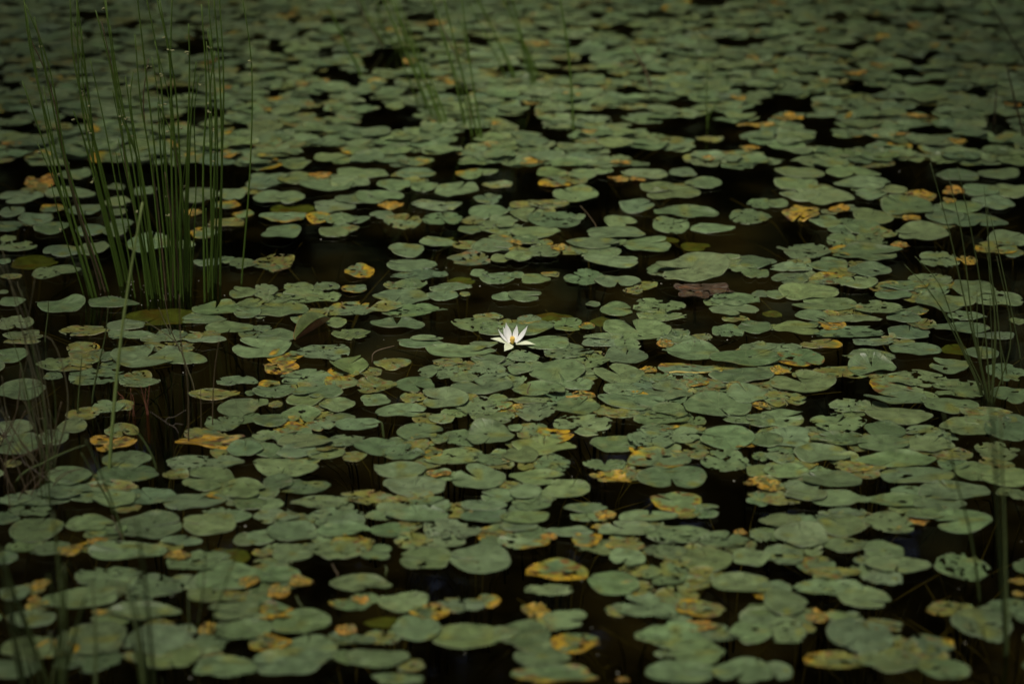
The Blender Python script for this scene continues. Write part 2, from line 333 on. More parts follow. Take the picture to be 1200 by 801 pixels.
DATA[(900, 200)] = """150 15 230 55 g;400 20 260 60 g;130 70 200 55 g;150 125 190 60 g;280 130 240 100 g;440 70 260 60 g;580 100 150 50 g;480 120 150 50 g;40 160 110 60 g;160 215 170 70 o;330 190 110 45 o;265 245 150 65 g;340 285 120 50 g;440 275 170 70 g;490 220 200 70 g;650 180 260 90 g;675 230 90 50 o;710 130 160 45 o;870 100 100 35 o
850 155 60 35 o;720 300 250 90 g;620 355 90 30 o;830 230 180 80 g;1000 255 260 80 g;350 340 150 70 t;460 340 200 70 t;170 385 240 80 t;470 400 310 75 g n10;10 430 60 60 g;280 455 200 50 g;110 465 190 50 t;100 517 175 55 h;475 477 195 65 h;290 520 200 55 my;410 535 210 60 t;800 425 190 75 t n190;930 430 100 50 o;1070 370 200 70 my;1150 390 100 40 y
1120 330 180 80 g;640 550 230 50 ty;590 590 170 55 g;190 580 280 80 g;40 590 100 60 g;265 638 305 60 g;760 520 200 50 t;760 570 180 60 t;520 660 230 65 ht;700 670 100 40 y;635 697 160 55 h;205 690 155 55 g;135 750 215 75 g;400 708 260 48 g;300 735 130 40 o;380 770 330 60 t;660 768 210 60 g;800 635 230 90 gw;960 560 200 80 g;1080 610 230 70 t
900 745 260 60 g;930 685 180 40 t;1165 710 70 60 g;1060 780 200 40 t;20 655 90 30 s;20 740 60 60 g;900 180 200 60 g;1050 160 200 60 g;900 30 220 50 g;1080 20 200 50 g;1130 100 200 60 g;1000 100 180 60 g"""
TOP_LEAVES = {(0, 0): "490 350 50 30;960 305 160 40;1080 745 150 50;60 695 130 25;1070 430 50 30",
 (300, 0): "220 410 90 40;300 395 110 20;185 75 80 35;265 5 90 20;910 390 160 60;720 290 90 50;850 130 120 40;1130 590 80 25;1090 695 120 30;410 605 60 15",
 (600, 0): "110 215 180 35;90 500 100 50;310 475 70 45;240 465 100 35;360 640 90 30;370 695 120 30;1125 285 80 45;1060 480 90 40;100 770 180 40;510 780 120 35;1120 710 120 40;920 770 70 40;1140 600 200 30",
 (900, 0): "50 35 80 40;250 155 90 30;540 195 90 40;845 240 50 35;530 325 140 30;280 395 80 60;400 360 160 40;90 575 170 45;700 560 180 25;500 665 50 40;610 655 140 20;890 675 130 35;1150 510 100 50;690 130 80 40"}
GAPS = {(0, 0): "70 415 120 40;270 340 60 20;380 575 130 25;100 625 180 40;430 185 90 40;920 240 260 40;620 130 70 25;420 85 100 25;960 545 220 40;1110 620 120 50;800 440 140 50;1090 45 60 20;950 175 60 25;40 550 90 50;20 345 40 25;350 780 120 40;70 790 150 30",
 (300, 0): "340 270 80 50;370 365 240 45;620 290 200 90;320 550 90 50;620 575 280 110;300 465 120 30;990 660 100 90;900 770 150 60;570 30 90 25;180 110 70 30;740 95 80 30;85 235 60 40;520 480 60 40;960 440 90 40;780 240 80 20;270 720 170 30;750 730 80 25;1020 205 80 30;280 780 60 40",
 (600, 0): "200 350 110 40;340 290 100 35;670 80 120 25;430 365 60 30;540 440 60 50;480 540 200 40;60 570 110 80;210 655 170 70;810 610 420 80;1050 610 160 70;1000 700 300 40;640 750 240 50;780 500 140 30;1090 430 120 20;1040 210 150 25;680 280 80 30;670 355 130 20;900 20 150 50;500 140 100 20;1180 540 60 80;300 215 80 25",
 (900, 0): "110 510 240 70;240 600 180 60;350 680 280 60;10 720 60 50;490 440 110 35;600 355 90 30;330 85 50 40;395 240 60 30;700 525 100 35;980 450 90 30;1060 600 120 100;980 690 150 60;740 625 220 25;720 300 120 20;800 50 50 20;50 265 40 30;820 400 80 20;560 110 60 20;700 60 60 20;110 760 80 30;680 780 90 30"}

class Pad:
    pass

def new_pad(cx, cy, w, h, fl, measured=True):
    p = Pad()
    p.px, p.py, p.w, p.h = cx, cy, w, h
    p.measured = measured
    p.notch = None
    p.fl = ''
    for tok in fl.split():
        if tok[0] == 'n' and len(tok) > 1:
            p.notch = float(tok[1:])
        else:
            p.fl += tok
    if not p.fl: p.fl = 'g'
    soft = 0.012 * max(0.0, abs(cy - 403) - 110)      # the measured outline includes the lens blur
    h = max(h - 0.8 * soft, 0.75 * h)
    g = ground(cx, cy)
    m = depth_of(g) / FPX
    sin_e = CAM_H / np.linalg.norm(g - [0, 0, CAM_H])
    p.loc = g
    p.rx = w / 2 * m
    p.ry = min(max(0.94 * h / 2 * m / sin_e, p.rx * 0.46), p.rx * 1.2)
    return p

pads = []
for (ox, oy), txt in DATA.items():
    for e in txt.replace('\n', ';').split(';'):
        q = e.split(None, 4)
        if len(q) < 4: continue
        pads.append(new_pad(ox + float(q[0]) / 4, oy + float(q[1]) / 4, float(q[2]) / 4, float(q[3]) / 4, q[4] if len(q) > 4 else 'g'))
for (ox, oy), txt in TOP_LEAVES.items():
    for e in txt.split(';'):
        q = [float(v) / 4 for v in e.split()]
        pads.append(new_pad(ox + q[0], oy + q[1], q[2] * 0.8, q[3] * 0.75, 'o'))
gaps = []
for (ox, oy), txt in GAPS.items():
    for e in txt.split(';'):
        q = [float(v) / 4 for v in e.split()]
        gaps.append((ox + q[0], oy + q[1], q[2], q[3]))
gaps = np.array(gaps)

# the far part of the pond, where single pads blur into a carpet with known dark openings
fill = []
def try_fill(n, x0, x1, y0, y1, seed, use_gaps=True, spread=0.6):
    rg = np.random.default_rng(seed)
    for _ in range(n):
        x = rg.uniform(x0, x1); y = rg.uniform(y0, y1)
        base = 29 + (y + 20) * 0.062 if y < 260 else 47 + (y - 260) * 0.055
        w = base * rg.uniform(0.72, 1.2); h = w * (0.25 + 0.00027 * y) * rg.uniform(0.8, 1.1)
        if use_gaps:
            d = ((x - gaps[:, 0]) / (gaps[:, 2] * 0.5 + w * 0.30)) ** 2 + ((y - gaps[:, 1]) / (gaps[:, 3] * 0.5 + h * 0.30)) ** 2
            if d.min() < 1: continue
        ok = True
        for q in fill[-900:]:
            if ((q.px - x) / (0.5 * (q.w + w))) ** 2 + ((q.py - y) / (0.5 * (q.h + h))) ** 2 < spread ** 2:
                ok = False; break
        if ok:
            r = rg.random()
            f = 'g' if r < 0.40 else ('t' if r < 0.80 else ('m' if r < 0.94 else 'y'))
            fill.append(new_pad(x, y, w, h, f, False))
try_fill(9000, -60, 1260, -40, 196, 3, True, 0.57)
# the carpet goes on past the frame
try_fill(1500, -260, 1460, -105, -42, 5, False, 0.72)
try_fill(700, -300, -20, -40, 900, 6, False, 0.85)
try_fill(700, 1225, 1500, -40, 900, 7, False, 0.85)
try_fill(300, -20, 1225, 822, 900, 8, False, 0.8)
pads += fill
# ragged small and half-sunk pads showing between the crowded ones
rg_u = np.random.default_rng(77)
meas = [p for p in pads if p.measured and p.fl[0] != 's']
mp = np.array([(p.px, p.py, p.w, p.h) for p in meas])
under = []
for _ in range(9000):
    x = rg_u.uniform(-10, 1210); y = rg_u.uniform(205, 806)
    w = (30 + 0.035 * y) * rg_u.uniform(0.55, 1.0); h = w * (0.26 + 0.00027 * y)
    e = np.sqrt(((x - mp[:, 0]) / (mp[:, 2] * 0.5)) ** 2 + ((y - mp[:, 1]) / (mp[:, 3] * 0.5)) ** 2)
    if (e < 0.72).any(): continue
    near = e < 1.62
    if near.sum() < 3: continue
    ang = np.sort(np.arctan2((mp[near, 1] - y) * 2.5, mp[near, 0] - x))
    if np.diff(np.append(ang, ang[0] + 2 * math.pi)).max() > 2.9: continue
    if any(((q.px - x) / (0.4 * (q.w + w))) ** 2 + ((q.py - y) / (0.4 * (q.h + h))) ** 2 < 1 for q in under): continue
    q = new_pad(x, y, w, h, ['t', 'mt', 'g', 'm', 'my', 'mt', 't', 't', 'yo'][rg_u.integers(0, 9)])
    q.measured = False; q.under = True
    under.append(q)
pads += under
print('under', len(under), 'fill', len(fill), 'measured', len(meas))

# ------------------------------------------------------------------ stacking order: what overlaps lies on what it covers
order = sorted(range(len(pads)), key=lambda i: (-9 if hasattr(pads[i], 'under') else 0) + (({'s': -1, 'm': 0, 't': 1, 'y': 1}.get(pads[i].fl[0], 2) if pads[i].fl[0] != 'o' else 3) + random.random() * 2.2))
locs = np.array([p.loc[:2] for p in pads]); rad = np.array([0.5 * (p.rx + p.ry) for p in pads])
level = np.full(len(pads), -1)
for i in order:
    if 's' in pads[i].fl:
        level[i] = -2; continue
    d = np.hypot(*(locs - locs[i]).T)
    hit = (d < 0.85 * (rad + rad[i])) & (level >= 0)
    level[i] = 0 if not hit.any() else min(6, level[hit].max() + 1)
for p, l in zip(pads, level):
    p.z = -0.012 if l == -2 else 0.0045 + 0.0028 * l

GREENS = np.array([(0.090, 0.136, 0.054), (0.085, 0.130, 0.055), (0.098, 0.140, 0.050), (0.078, 0.122, 0.049), (0.100, 0.144, 0.062)])

def clip(V, A, T, f):
    """keep the part of the triangles where f <= 0; A are per-vertex values carried along"""
    ins = f <= 0
    k = ins[T].sum(1)
    keep = T[k == 3]
    new_t, edges = [], []
    def cut(a, b):
        edges.append((min(a, b), max(a, b)))
        return -len(edges)
    for t in T[(k > 0) & (k < 3)]:
        t = list(t)
        while not (ins[t[0]] and not ins[t[2]]):
            t = t[1:] + t[:1]
        if ins[t[1]]:
            e1, e2 = cut(t[1], t[2]), cut(t[0], t[2])
            new_t += [(t[0], t[1], e1), (t[0], e1, e2)]
        else:
            e1, e2 = cut(t[0], t[1]), cut(t[0], t[2])
            new_t.append((t[0], e1, e2))
    if new_t:
        E = np.array(edges)
        U, inv = np.unique(E, axis=0, return_inverse=True)
        inv = inv.ravel()
        s = f[U[:, 0]] / (f[U[:, 0]] - f[U[:, 1]])
        s = np.clip(s, 0.02, 0.98)[:, None]
        nv = len(V)
        V = np.vstack([V, V[U[:, 0]] * (1 - s) + V[U[:, 1]] * s])
        A = np.vstack([A, A[U[:, 0]] * (1 - s) + A[U[:, 1]] * s])
        NT = np.array(new_t)
        neg = NT < 0
        NT[neg] = nv + inv[-NT[neg] - 1]
        T = np.vstack([keep, NT])
    else:
        T = keep
    used, inv = np.unique(T, return_inverse=True)
    return V[used], A[used], inv.reshape(-1, 3)

def pad_geometry(p, seed, NA, NR, skirt):
    rg = np.random.default_rng(seed)
    fl = p.fl
    decay = 'o' in fl and fl[0] == 'o'
    # notch direction in the pond plane (photo angles run clockwise from the right)
    nd = -R(p.notch) if p.notch is not None else rg.uniform(0, 2 * math.pi)
    gap = (rg.uniform(0.015, 0.09) if rg.random() < 0.65 else rg.uniform(0.12, 0.26)) if p.notch is None else rg.uniform(0.26, 0.42)
    if not p.measured: gap = rg.uniform(0.02, 0.2)
    a = np.linspace(gap / 2, 2 * math.pi - gap / 2, NA)
    r = np.linspace(0, 1, NR + 1)[1:] ** 0.85
    prof = 1 + 0.0 * a
    for k in range(2, 6):
        prof += rg.normal(0, 0.026 if not decay else 0.055) * np.cos(k * a + rg.uniform(0, 6.28))
    prof += (0.016 if 't' not in fl and not decay else 0.028) * (noise2(a * 6, a * 0 + seed, seed) - 0.5) * 2
    edge = np.minimum(a - gap / 2, 2 * math.pi - gap / 2 - a)
    prof *= 1 - (0.16 if gap > 0.12 else 0.05) * np.exp(-(edge / 0.13) ** 2) + 0.03 * np.exp(-((edge - 0.35) / 0.2) ** 2)
    aa, rr = np.meshgrid(a, r)
    pr = np.broadcast_to(prof, aa.shape)
    x = np.concatenate([[0], (rr * pr * np.cos(aa + nd)).ravel()])
    y = np.concatenate([[0], (rr * pr * np.sin(aa + nd)).ravel()])
    rad_n = np.concatenate([[0], rr.ravel()])
    ang = np.concatenate([[0], aa.ravel()])
    T = []
    for j in range(NA - 1):
        T.append((0, 1 + j, 2 + j))
    for i in range(NR - 1):
        b = 1 + i * NA
        for j in range(NA - 1):
            T.append((b + j, b + NA + j, b + NA + j + 1)); T.append((b + j, b + NA + j + 1, b + j + 1))
    T = np.array(T)
    # holes and bites
    f = np.full(len(x), -1.0)
    nw = 0.35 * (noise2(x * 7 + 3.1, y * 7 + 1.7, seed + 1) - 0.5) + 0.25 * (noise2(x * 17, y * 17, seed + 2) - 0.5)
    def hole(cx, cy, hr, stretch=1.0, th=0.0):
        dx, dy = x - cx, y - cy
        u = dx * math.cos(th) + dy * math.sin(th); v = (-dx * math.sin(th) + dy * math.cos(th)) * stretch
        return hr * (1 + 2.2 * nw) - np.sqrt(u * u + v * v)
    hs = []
    def rnd(rmin, rmax):
        q = rg.uniform(0, 2 * math.pi); s = rg.uniform(rmin, rmax)
        return s * math.cos(q), s * math.sin(q)
    if 'h' in fl:
        hs.append((*rnd(0.2, 0.6), rg.uniform(0.16, 0.24), rg.uniform(1.0, 1.8), rg.uniform(0, 3.14)))
        for _ in range(rg.integers(1, 4)): hs.append((*rnd(0.1, 0.95), rg.uniform(0.04, 0.09), 1.2, 0))
    if 't' in fl:
        for _ in range(rg.integers(4, 9)): hs.append((*rnd(0.1, 0.9), rg.uniform(0.045, 0.13), rg.uniform(1, 2.4), rg.uniform(0, 3.14)))
        for _ in range(rg.integers(3, 7)): hs.append((*rnd(0.92, 1.08), rg.uniform(0.09, 0.22), rg.uniform(1, 2), rg.uniform(0, 3.14)))
    if fl[0] in 'gm' and rg.random() < 0.75:
        for _ in range(rg.integers(1, 4)): hs.append((*rnd(0.15, 1.0), rg.uniform(0.03, 0.085), rg.uniform(1, 2.2), rg.uniform(0, 3.14)))
    if fl[0] == 'g':
        for _ in range(rg.integers(1, 5)): hs.append((*rnd(0.95, 1.06), rg.uniform(0.03, 0.10), rg.uniform(1, 1.8), rg.uniform(0, 3.14)))
    if fl[0] in 'my' or decay:
        for _ in range(rg.integers(2, 6)): hs.append((*rnd(0.3, 1.1), rg.uniform(0.07, 0.2), rg.uniform(1, 2), rg.uniform(0, 3.14)))
    if 'yo' in fl:
        hs.append((*rnd(0.3, 0.6), 0.22, 1.3, 0))
    for hh in hs:
        f = np.maximum(f, hole(*hh))
    rag = 0.0
    if 't' in fl or decay or fl[0] == 'm':
        rag = noise2(x * 5 + 9, y * 5 + 4, seed + 5) + 0.5 * noise2(x * 12, y * 12, seed + 6)
        f = np.maximum(f, (rag - 1.12) * 0.6 + 0.25 * np.maximum(rad_n - 0.72, 0))
    # pigment
    base = GREENS[rg.integers(0, len(GREENS))] * rg.uniform(0.74, 1.18)
    base = base * np.array([1 + rg.normal(0, .035), 1, 1 + rg.normal(0, .07)])
    C = np.tile(base, (len(x), 1))
    n1 = noise2(x * 2.3 + 5, y * 2.3 + 2, seed + 7); n2 = noise2(x * 6 + 1, y * 6 + 8, seed + 8)
    mixv = 0.65 * n1 + 0.35 * n2
    def blend(C, colr, w):
        w = np.clip(w, 0, 1)[:, None]
        return C * (1 - w) + np.array(colr) * w
    if fl[0] == 'm':
        C = np.tile(np.array((0.128, 0.134, 0.024)) * rg.uniform(0.75, 1.1), (len(x), 1))
        C = blend(C, base, (mixv - 0.42) * 5)
        C = blend(C, (0.13, 0.075, 0.02), (n2 - 0.66) * 5)
    if fl[0] == 's':
        C = np.tile(np.array((0.17, 0.26, 0.075)), (len(x), 1))
        C = blend(C, (0.20, 0.17, 0.05), (mixv - 0.55) * 4)
    if 'y' in fl and not decay:
        side = rg.uniform(0, 6.28)
        g = rad_n * 0.55 + 0.30 * (x * math.cos(side) + y * math.sin(side)) + (mixv - 0.5) * 1.1
        hard = 0.12 if 'yo' in fl else rg.uniform(0.32, 0.62)
        C = blend(C, (0.145, 0.150, 0.018), (g - hard) * 6)
        C = blend(C, (0.31, 0.195, 0.007), (g - hard - 0.24) * 9)
        C = blend(C, (0.10, 0.050, 0.010), (n2 - 0.62) * 8 * (g > hard))
    if decay:
        C = np.tile(np.array([(0.31, 0.180, 0.006), (0.28, 0.190, 0.008), (0.28, 0.135, 0.006)][rg.integers(0, 3)]) if 'b' not in fl else np.array((0.034, 0.018, 0.008)), (len(x), 1))
        C = blend(C, (0.115, 0.125, 0.024), (n1 - 0.42) * 6 if 'b' not in fl else (n1 - 0.9))
        C = blend(C, (0.33, 0.21, 0.05) if 'b' not in fl else (0.07, 0.05, 0.034), (n2 - 0.62) * 6)
        C = blend(C, (0.08, 0.035, 0.012), (0.38 - n2) * 6)
    if fl[0] in 'gtmh':
        # pale leaf margin with rim highlights painted in, on parts of the rim
        C = blend(C, (0.19, 0.21, 0.12), np.clip((rad_n - 0.93) * 12, 0, 1) * np.clip((noise2(ang * 1.7 + seed, ang * 0 + 2.0, seed + 13) - 0.40) * 1.4, 0, 0.6))
        # olive algal film
        C = blend(C, (0.105, 0.120, 0.022), (noise2(x * 1.7 + 8, y * 1.7 + 3, seed + 14) - 0.74) * 4)
    # relief
    size = 0.5 * (p.rx + p.ry)
    amp = (0.046 if p.measured else 0.060) if 'w' not in fl else 0.11
    if 'o' in fl: amp = 0.075
    ph = rg.uniform(0, 6.28, 3)
    z = amp * size * rad_n ** 2 * np.cos(2 * ang + ph[0]) + 0.45 * amp * size * rad_n ** 3 * np.cos(3 * ang + ph[1]) + 0.3 * amp * size * rad_n ** 3 * np.cos(5 * ang + ph[2])
    z += 0.05 * size * (n1 - 0.5) * (0.4 + rad_n)
    z += rg.uniform(0.0, 0.075) * size * (rad_n ** 5) * (0.4 + 1.2 * noise2(x * 1.6 + 3, y * 1.6 + 7, seed + 11))
    e2 = np.minimum(ang - gap / 2, 2 * math.pi - gap / 2 - ang)
    z += rg.uniform(-0.02, 0.09) * size * np.exp(-(e2 / 0.3) ** 2) * rad_n
    if 'w' in fl:
        z += 0.20 * size * np.maximum(0, (x * math.cos(ph[1]) + y * math.sin(ph[1]))) ** 2
    V = np.c_[x * p.rx, y * p.ry, z]
    A = np.c_[C, x, y]
    if f.max() > 0:
        V, A, T = clip(V, A, T, f)
    t1, t2 = (R(rg.normal(0, 1.6)), R(rg.normal(0, 1.6)))
    if 'R' in fl: t1, t2 = R(5.5), R(3)
    if decay: t1, t2 = R(rg.normal(0, 3)), R(rg.normal(0, 3))
    V[:, 2] += V[:, 1] * math.tan(t1) + V[:, 0] * math.tan(t2)
    lift = p.z + max(0.0, 0.0022 - (p.z + V[:, 2]).min()) * (0.7 if fl[0] != 's' else 0) + (0.022 if 'R' in fl else 0)
    ntop = len(T)
    if skirt and len(T):
        E = np.vstack([T[:, [0, 1]], T[:, [1, 2]], T[:, [2, 0]]])
        key = np.sort(E, axis=1)
        U, idx, cnt = np.unique(key, axis=0, return_index=True, return_counts=True)
        B = E[idx[cnt == 1]]
        bv, inv = np.unique(B, return_inverse=True)
        inv = inv.reshape(-1, 2)
        nv = len(V)
        low = V[bv].copy(); low[:, 2] -= 0.0016
        V = np.vstack([V, low]); A = np.vstack([A, A[bv]])
        b0, b1 = B[:, 0], B[:, 1]; l0, l1 = nv + inv[:, 0], nv + inv[:, 1]
        T = np.vstack([T, np.c_[b1, b0, l0], np.c_[b1, l0, l1]])
    return V, A, T, lift, ntop

# ------------------------------------------------------------------ which pads are single things
def inframe(p):
    return -5 < p.px < 1205 and -5 < p.py < 806
dead = [p for p in pads if p.fl[0] == 'o' and p.measured]
rest = [p for p in pads if p.fl[0] != 'o']
cand = sorted([p for p in rest if inframe(p) and p.measured and p.fl[0] != 's'], key=lambda p: -p.w * p.h)
single = cand[:300]
ids = set(id(p) for p in single) | set(id(p) for p in dead)
for i, p in enumerate(single + dead):
    V, A, T, lift, ntop = pad_geometry(p, 100 + i * 7, 60, 13, True)
    name = 'lily_pad' if p.fl[0] != 'o' else 'dead_leaf'
    me = make_mesh(name, V, T, M_PAD, A[:, :3], np.c_[A[:, 3:5], np.full(len(A), i * 0.37)], ntop)
    p.obj = link(name, me, None, (p.loc[0], p.loc[1], lift))
VV, AA, TT, off = [], [], [], 0
for i, p in enumerate(rest):
    if id(p) in ids: continue
    near = p.measured
    V, A, T, lift, ntop = pad_geometry(p, 9000 + i * 5, 40 if near else 28, 8 if near else 5, near)
    V = V + [p.loc[0], p.loc[1], lift]
    VV.append(V); AA.append(A); TT.append(T + off); off += len(V)
VV = np.vstack(VV); AA = np.vstack(AA); TT = np.vstack(TT)
carpet = link('lily_pads', make_mesh('lily_pads', VV, TT, M_PAD, AA[:, :3], np.c_[AA[:, 3:5], np.zeros(len(AA))]))
tag(carpet, 'carpet of smaller and farther green lily pads floating between the larger ones', 'lily pads', kind='stuff')

# ------------------------------------------------------------------ the water lily
def petal(base, tip, width, inward, cup=0.25, bow=0.12, n=12, k=7, thick=0.0010):
    base, tip = np.array(base, float), np.array(tip, float)
    ax = tip - base; Ln = np.linalg.norm(ax); ax /= Ln
    nrm = np.array(inward, float); nrm -= ax * nrm.dot(ax); nrm /= np.linalg.norm(nrm)
    sd = np.cross(ax, nrm)
    V, F = [], []
    for layer in (0, 1):
        for i in range(n):
            t = i / (n - 1)
            wd = width * 0.5 * (0.30 + 0.70 * math.sin(math.pi * min(1, t * 1.02) ** 0.9)) * (1 - t ** 5) if t < 1 else 0.0004
            wd = max(wd, 0.0004)
            for j in range(k):
                s = -1 + 2 * j / (k - 1)
                p = base + ax * Ln * t + sd * wd * s + nrm * (cup * wd * s * s - bow * Ln * math.sin(math.pi * t) - layer * thick)
                V.append(p)
    o = n * k
    for i in range(n - 1):
        for j in range(k - 1):
            q = i * k + j
            F.append((q, q + 1, q + k + 1, q + k)); F.append((o + q, o + q + k, o + q + k + 1, o + q + 1))
        F.append((i * k, (i + 1) * k, o + (i + 1) * k, o + i * k))
        F.append((i * k + k - 1, o + i * k + k - 1, o + (i + 1) * k + k - 1, (i + 1) * k + k - 1))
    return V, F

fc = ground(600.5, 410, 0.0)
mpx = depth_of(fc) / FPX
flower = link('water_lily', None, None, (fc[0], fc[1], 0.0))
tag(flower, 'white water lily in bloom with yellow stamens, the only flower on the pond', 'flower')
def fpt(dx, dy, back):
    """flower-local point: dx, dy in photograph pixels from the heart of the bloom, back = metres behind it"""
    v = dy * mpx
    return np.array([dx * mpx, back, 0.024 + (v - back * SP) / CP])
HEART = np.array([0, 0, 0.020])
for tip, bx, wd, inw in (
        ((-7.5, 22.5, 0.024), (-3.0, 0.006), 0.020, (0.25, -1, 0.35)),
        ((-10.5, 17.5, 0.030), (-3.5, 0.010), 0.014, (0.5, -1, 0.3)),
        ((-16.5, 15.0, 0.012), (-4.5, 0.002), 0.011, (1, -0.5, 0.5)),
        ((5.2, 20.0, 0.030), (2.0, 0.010), 0.016, (-0.2, -1, 0.35)),
        ((17.5, 19.0, 0.010), (4.0, 0.004), 0.017, (-0.9, -0.7, 0.5))):
    b = HEART + np.array([bx[0] * mpx, bx[1], 0])
    V, F = petal(b, fpt(*tip), wd, inw, 0.5, 0.10)
    link('petal', make_mesh('petal', V, F, M_PETAL), flower)
for tip, bx, wd, inw in (
        ((-25.5, 4.2, 0.006), (-3.5, 0.0), 0.022, (0.1, -0.25, 1)),
        ((27.0, -2.8, -0.004), (4.0, 0.0), 0.021, (-0.1, -0.2, 1)),
        ((-9.5, -10.5, -0.045), (-1.0, -0.006), 0.026, (0.2, -0.4, 1))):
    b = HEART + np.array([bx[0] * mpx, bx[1], -0.002])
    V, F = petal(b, fpt(*tip), wd, inw, 0.3, -0.05)
    link('sepal', make_mesh('sepal', V, F, M_SEPAL), flower)
parts = []
for i in range(26):
    a = i * 2.399; rr = 0.0010 + 0.0036 * math.sqrt(i / 26)
    b = HEART + np.array([rr * math.cos(a) * 0.7, rr * math.sin(a) * 0.7 - 0.001, 0.0])
    lean = 0.5 + 0.5 * i / 26
    t = b + np.array([math.cos(a) * 0.0032 * lean, math.sin(a) * 0.0032 * lean, 0.022 - 0.004 * i / 26])
    mid = (b + t) / 2 + np.array([math.cos(a), math.sin(a), 0]) * 0.0018
    parts.append(tube([b, mid, t], 0.0008, 0.0006, 5, 5))
link('stamens', make_mesh('stamens', *merge(parts), M_STAMEN), flower)
V, F = tube([[0, 0, 0.022], [0.002, 0.004, 0.0], [0.01, 0.03, -0.12]], 0.0045, 0.003, 7, 7)
link('stalk', make_mesh('stalk', V, F, M_RUSH), flower)

# ------------------------------------------------------------------ the pad curled up like a boat
a0 = ground(346, 399); a1 = ground(386, 381)
curl = link('curled_lily_pad', None, None, ((a0 + a1) / 2))
ax = a1 - a0; Ln = np.linalg.norm(ax); ax /= Ln
across = np.array([-ax[1], ax[0], 0]); 
if across[1] < 0: across = -across
def boat(offset, ca, cb):
    V, C, F = [], [], []
    n, k = 18, 13
    for i in range(n):
        t = i / (n - 1)
        wd = 0.043 * math.sin(math.pi * (0.04 + 0.92 * t)) ** 0.8
        for j in range(k):
            s = -1 + 2 * j / (k - 1)
            up = abs(s) ** 1.4 * wd * (0.78 if s < 0 else 1.0)
            sideways = s * wd * (0.30 if s < 0 else 0.62)
            lift = 0.004 + 0.014 * t ** 1.5 - offset
            V.append(ax * (t - 0.5) * Ln + across * (sideways + (offset if s > 0 else -offset) * abs(s)) + np.array([0, 0, up + lift]))
            C.append(np.array(ca) * (0.85 + 0.3 * ((i * 7 + j * 3) % 5) / 5) if (i + 2 * j) % 7 else np.array(cb))
    for i in range(n - 1):
        for j in range(k - 1):
            q = i * k + j
            F.append((q, q + 1, q + k + 1, q + k))
    return V, C, F
for nm, off_, ca, cb, lab in (('upper_face', 0.0, (0.085, 0.120, 0.030), (0.095, 0.125, 0.034), 'dark green upper face'),
                              ('underside', 0.002, (0.28, 0.105, 0.030), (0.24, 0.110, 0.030), 'rusty brown underside')):
    V, C, F = boat(off_, ca, cb)
    o = link(nm, make_mesh(nm, V, F, M_PAD, np.array(C), np.zeros((len(V), 3))), curl)
    o['label'] = lab
tag(curl, 'lily pad curled up like a boat, green inside and rusty brown outside', 'lily pad')

# ------------------------------------------------------------------ rushes, grasses and twigs
def stem_points(base, pix, lean=0.0):
    """base pixel on the water, further pixels up the stem; the stem stands in the plane of its base, leaning back by lean metres"""
    g = ground(*base)
    pts = [np.array([g[0], g[1], -0.10]), g]
    n = len(pix)
    for i, q in enumerate(pix):
        pts.append(at_y(q[0], q[1], g[1] + lean * (i + 1) / n))
    return pts

def add_stem(name, root, base, pix, r0, r1, mat, lean=0.0, heads=0, rg=None, flat=1.0):
    pts = np.array(stem_points(base, pix, lean))
    o0 = np.array(root.location) if root is not None else pts[1].copy()
    V, F = tube(pts - o0, r0, r1, 6, 6 + 4 * len(pix), flat)
    o = link(name, make_mesh(name, V, F, mat), root, None if root is not None else o0)
    if heads and rg is not None:
        P = smooth_path(pts[1:], 40)
        hp = []
        for h in range(heads):
            t = rg.uniform(0.45, 0.98)
            c = P[int(t * 39)] - o0 + np.array([rg.choice([-1, 1]) * (r0 + 0.003), -0.002, 0])
            bl = [blob(c + rg.normal(0, 0.0028, 3), rg.uniform(0.0022, 0.0042), int(rg.integers(1e6))) for _ in range(rg.integers(3, 6))]
            V, F = merge(bl)
            link('flower_head', make_mesh('flower_head', V, F, M_HEAD), o)
    return o

def clump(name, base, label, cat, group, stems, r0=0.0030, r1=0.0009, mat=None, extra=0, heads=True, seed=1, lean=0.12, jitter=5):
    rg = np.random.default_rng(seed)
    g = ground(*base)
    root = link(name, None, None, (g[0], g[1], 0.0))
    tag(root, label, cat, group)
    for s in stems:
        add_stem('stem', root, s[0], s[1:], r0 * rg.uniform(0.85, 1.25), r1, mat or M_RUSH, lean * rg.uniform(-0.3, 1), int(rg.integers(0, 3)) if heads else 0, rg)
    for e in range(extra):
        s = stems[rg.integers(len(stems))]
        dx = rg.normal(0, jitter); dy = rg.normal(0, jitter * 0.5)
        cut_ = rg.uniform(0.35, 1.0)
        b = (s[0][0] + dx, s[0][1] + dy)
        q = [(b[0] + (x - s[0][0]) * cut_ + rg.normal(0, 4) * (i + 1) / len(s[1:]), b[1] + (y - s[0][1]) * cut_) for i, (x, y) in enumerate(s[1:])]
        add_stem('stem', root, b, q, r0 * rg.uniform(0.5, 1.1), r1 * 0.8, M_RUSHBROWN if (mat is None and rg.random() < 0.10) else (mat or M_RUSH), lean * rg.uniform(-0.3, 1), int(rg.integers(0, 2)) if heads else 0, rg)
    return root

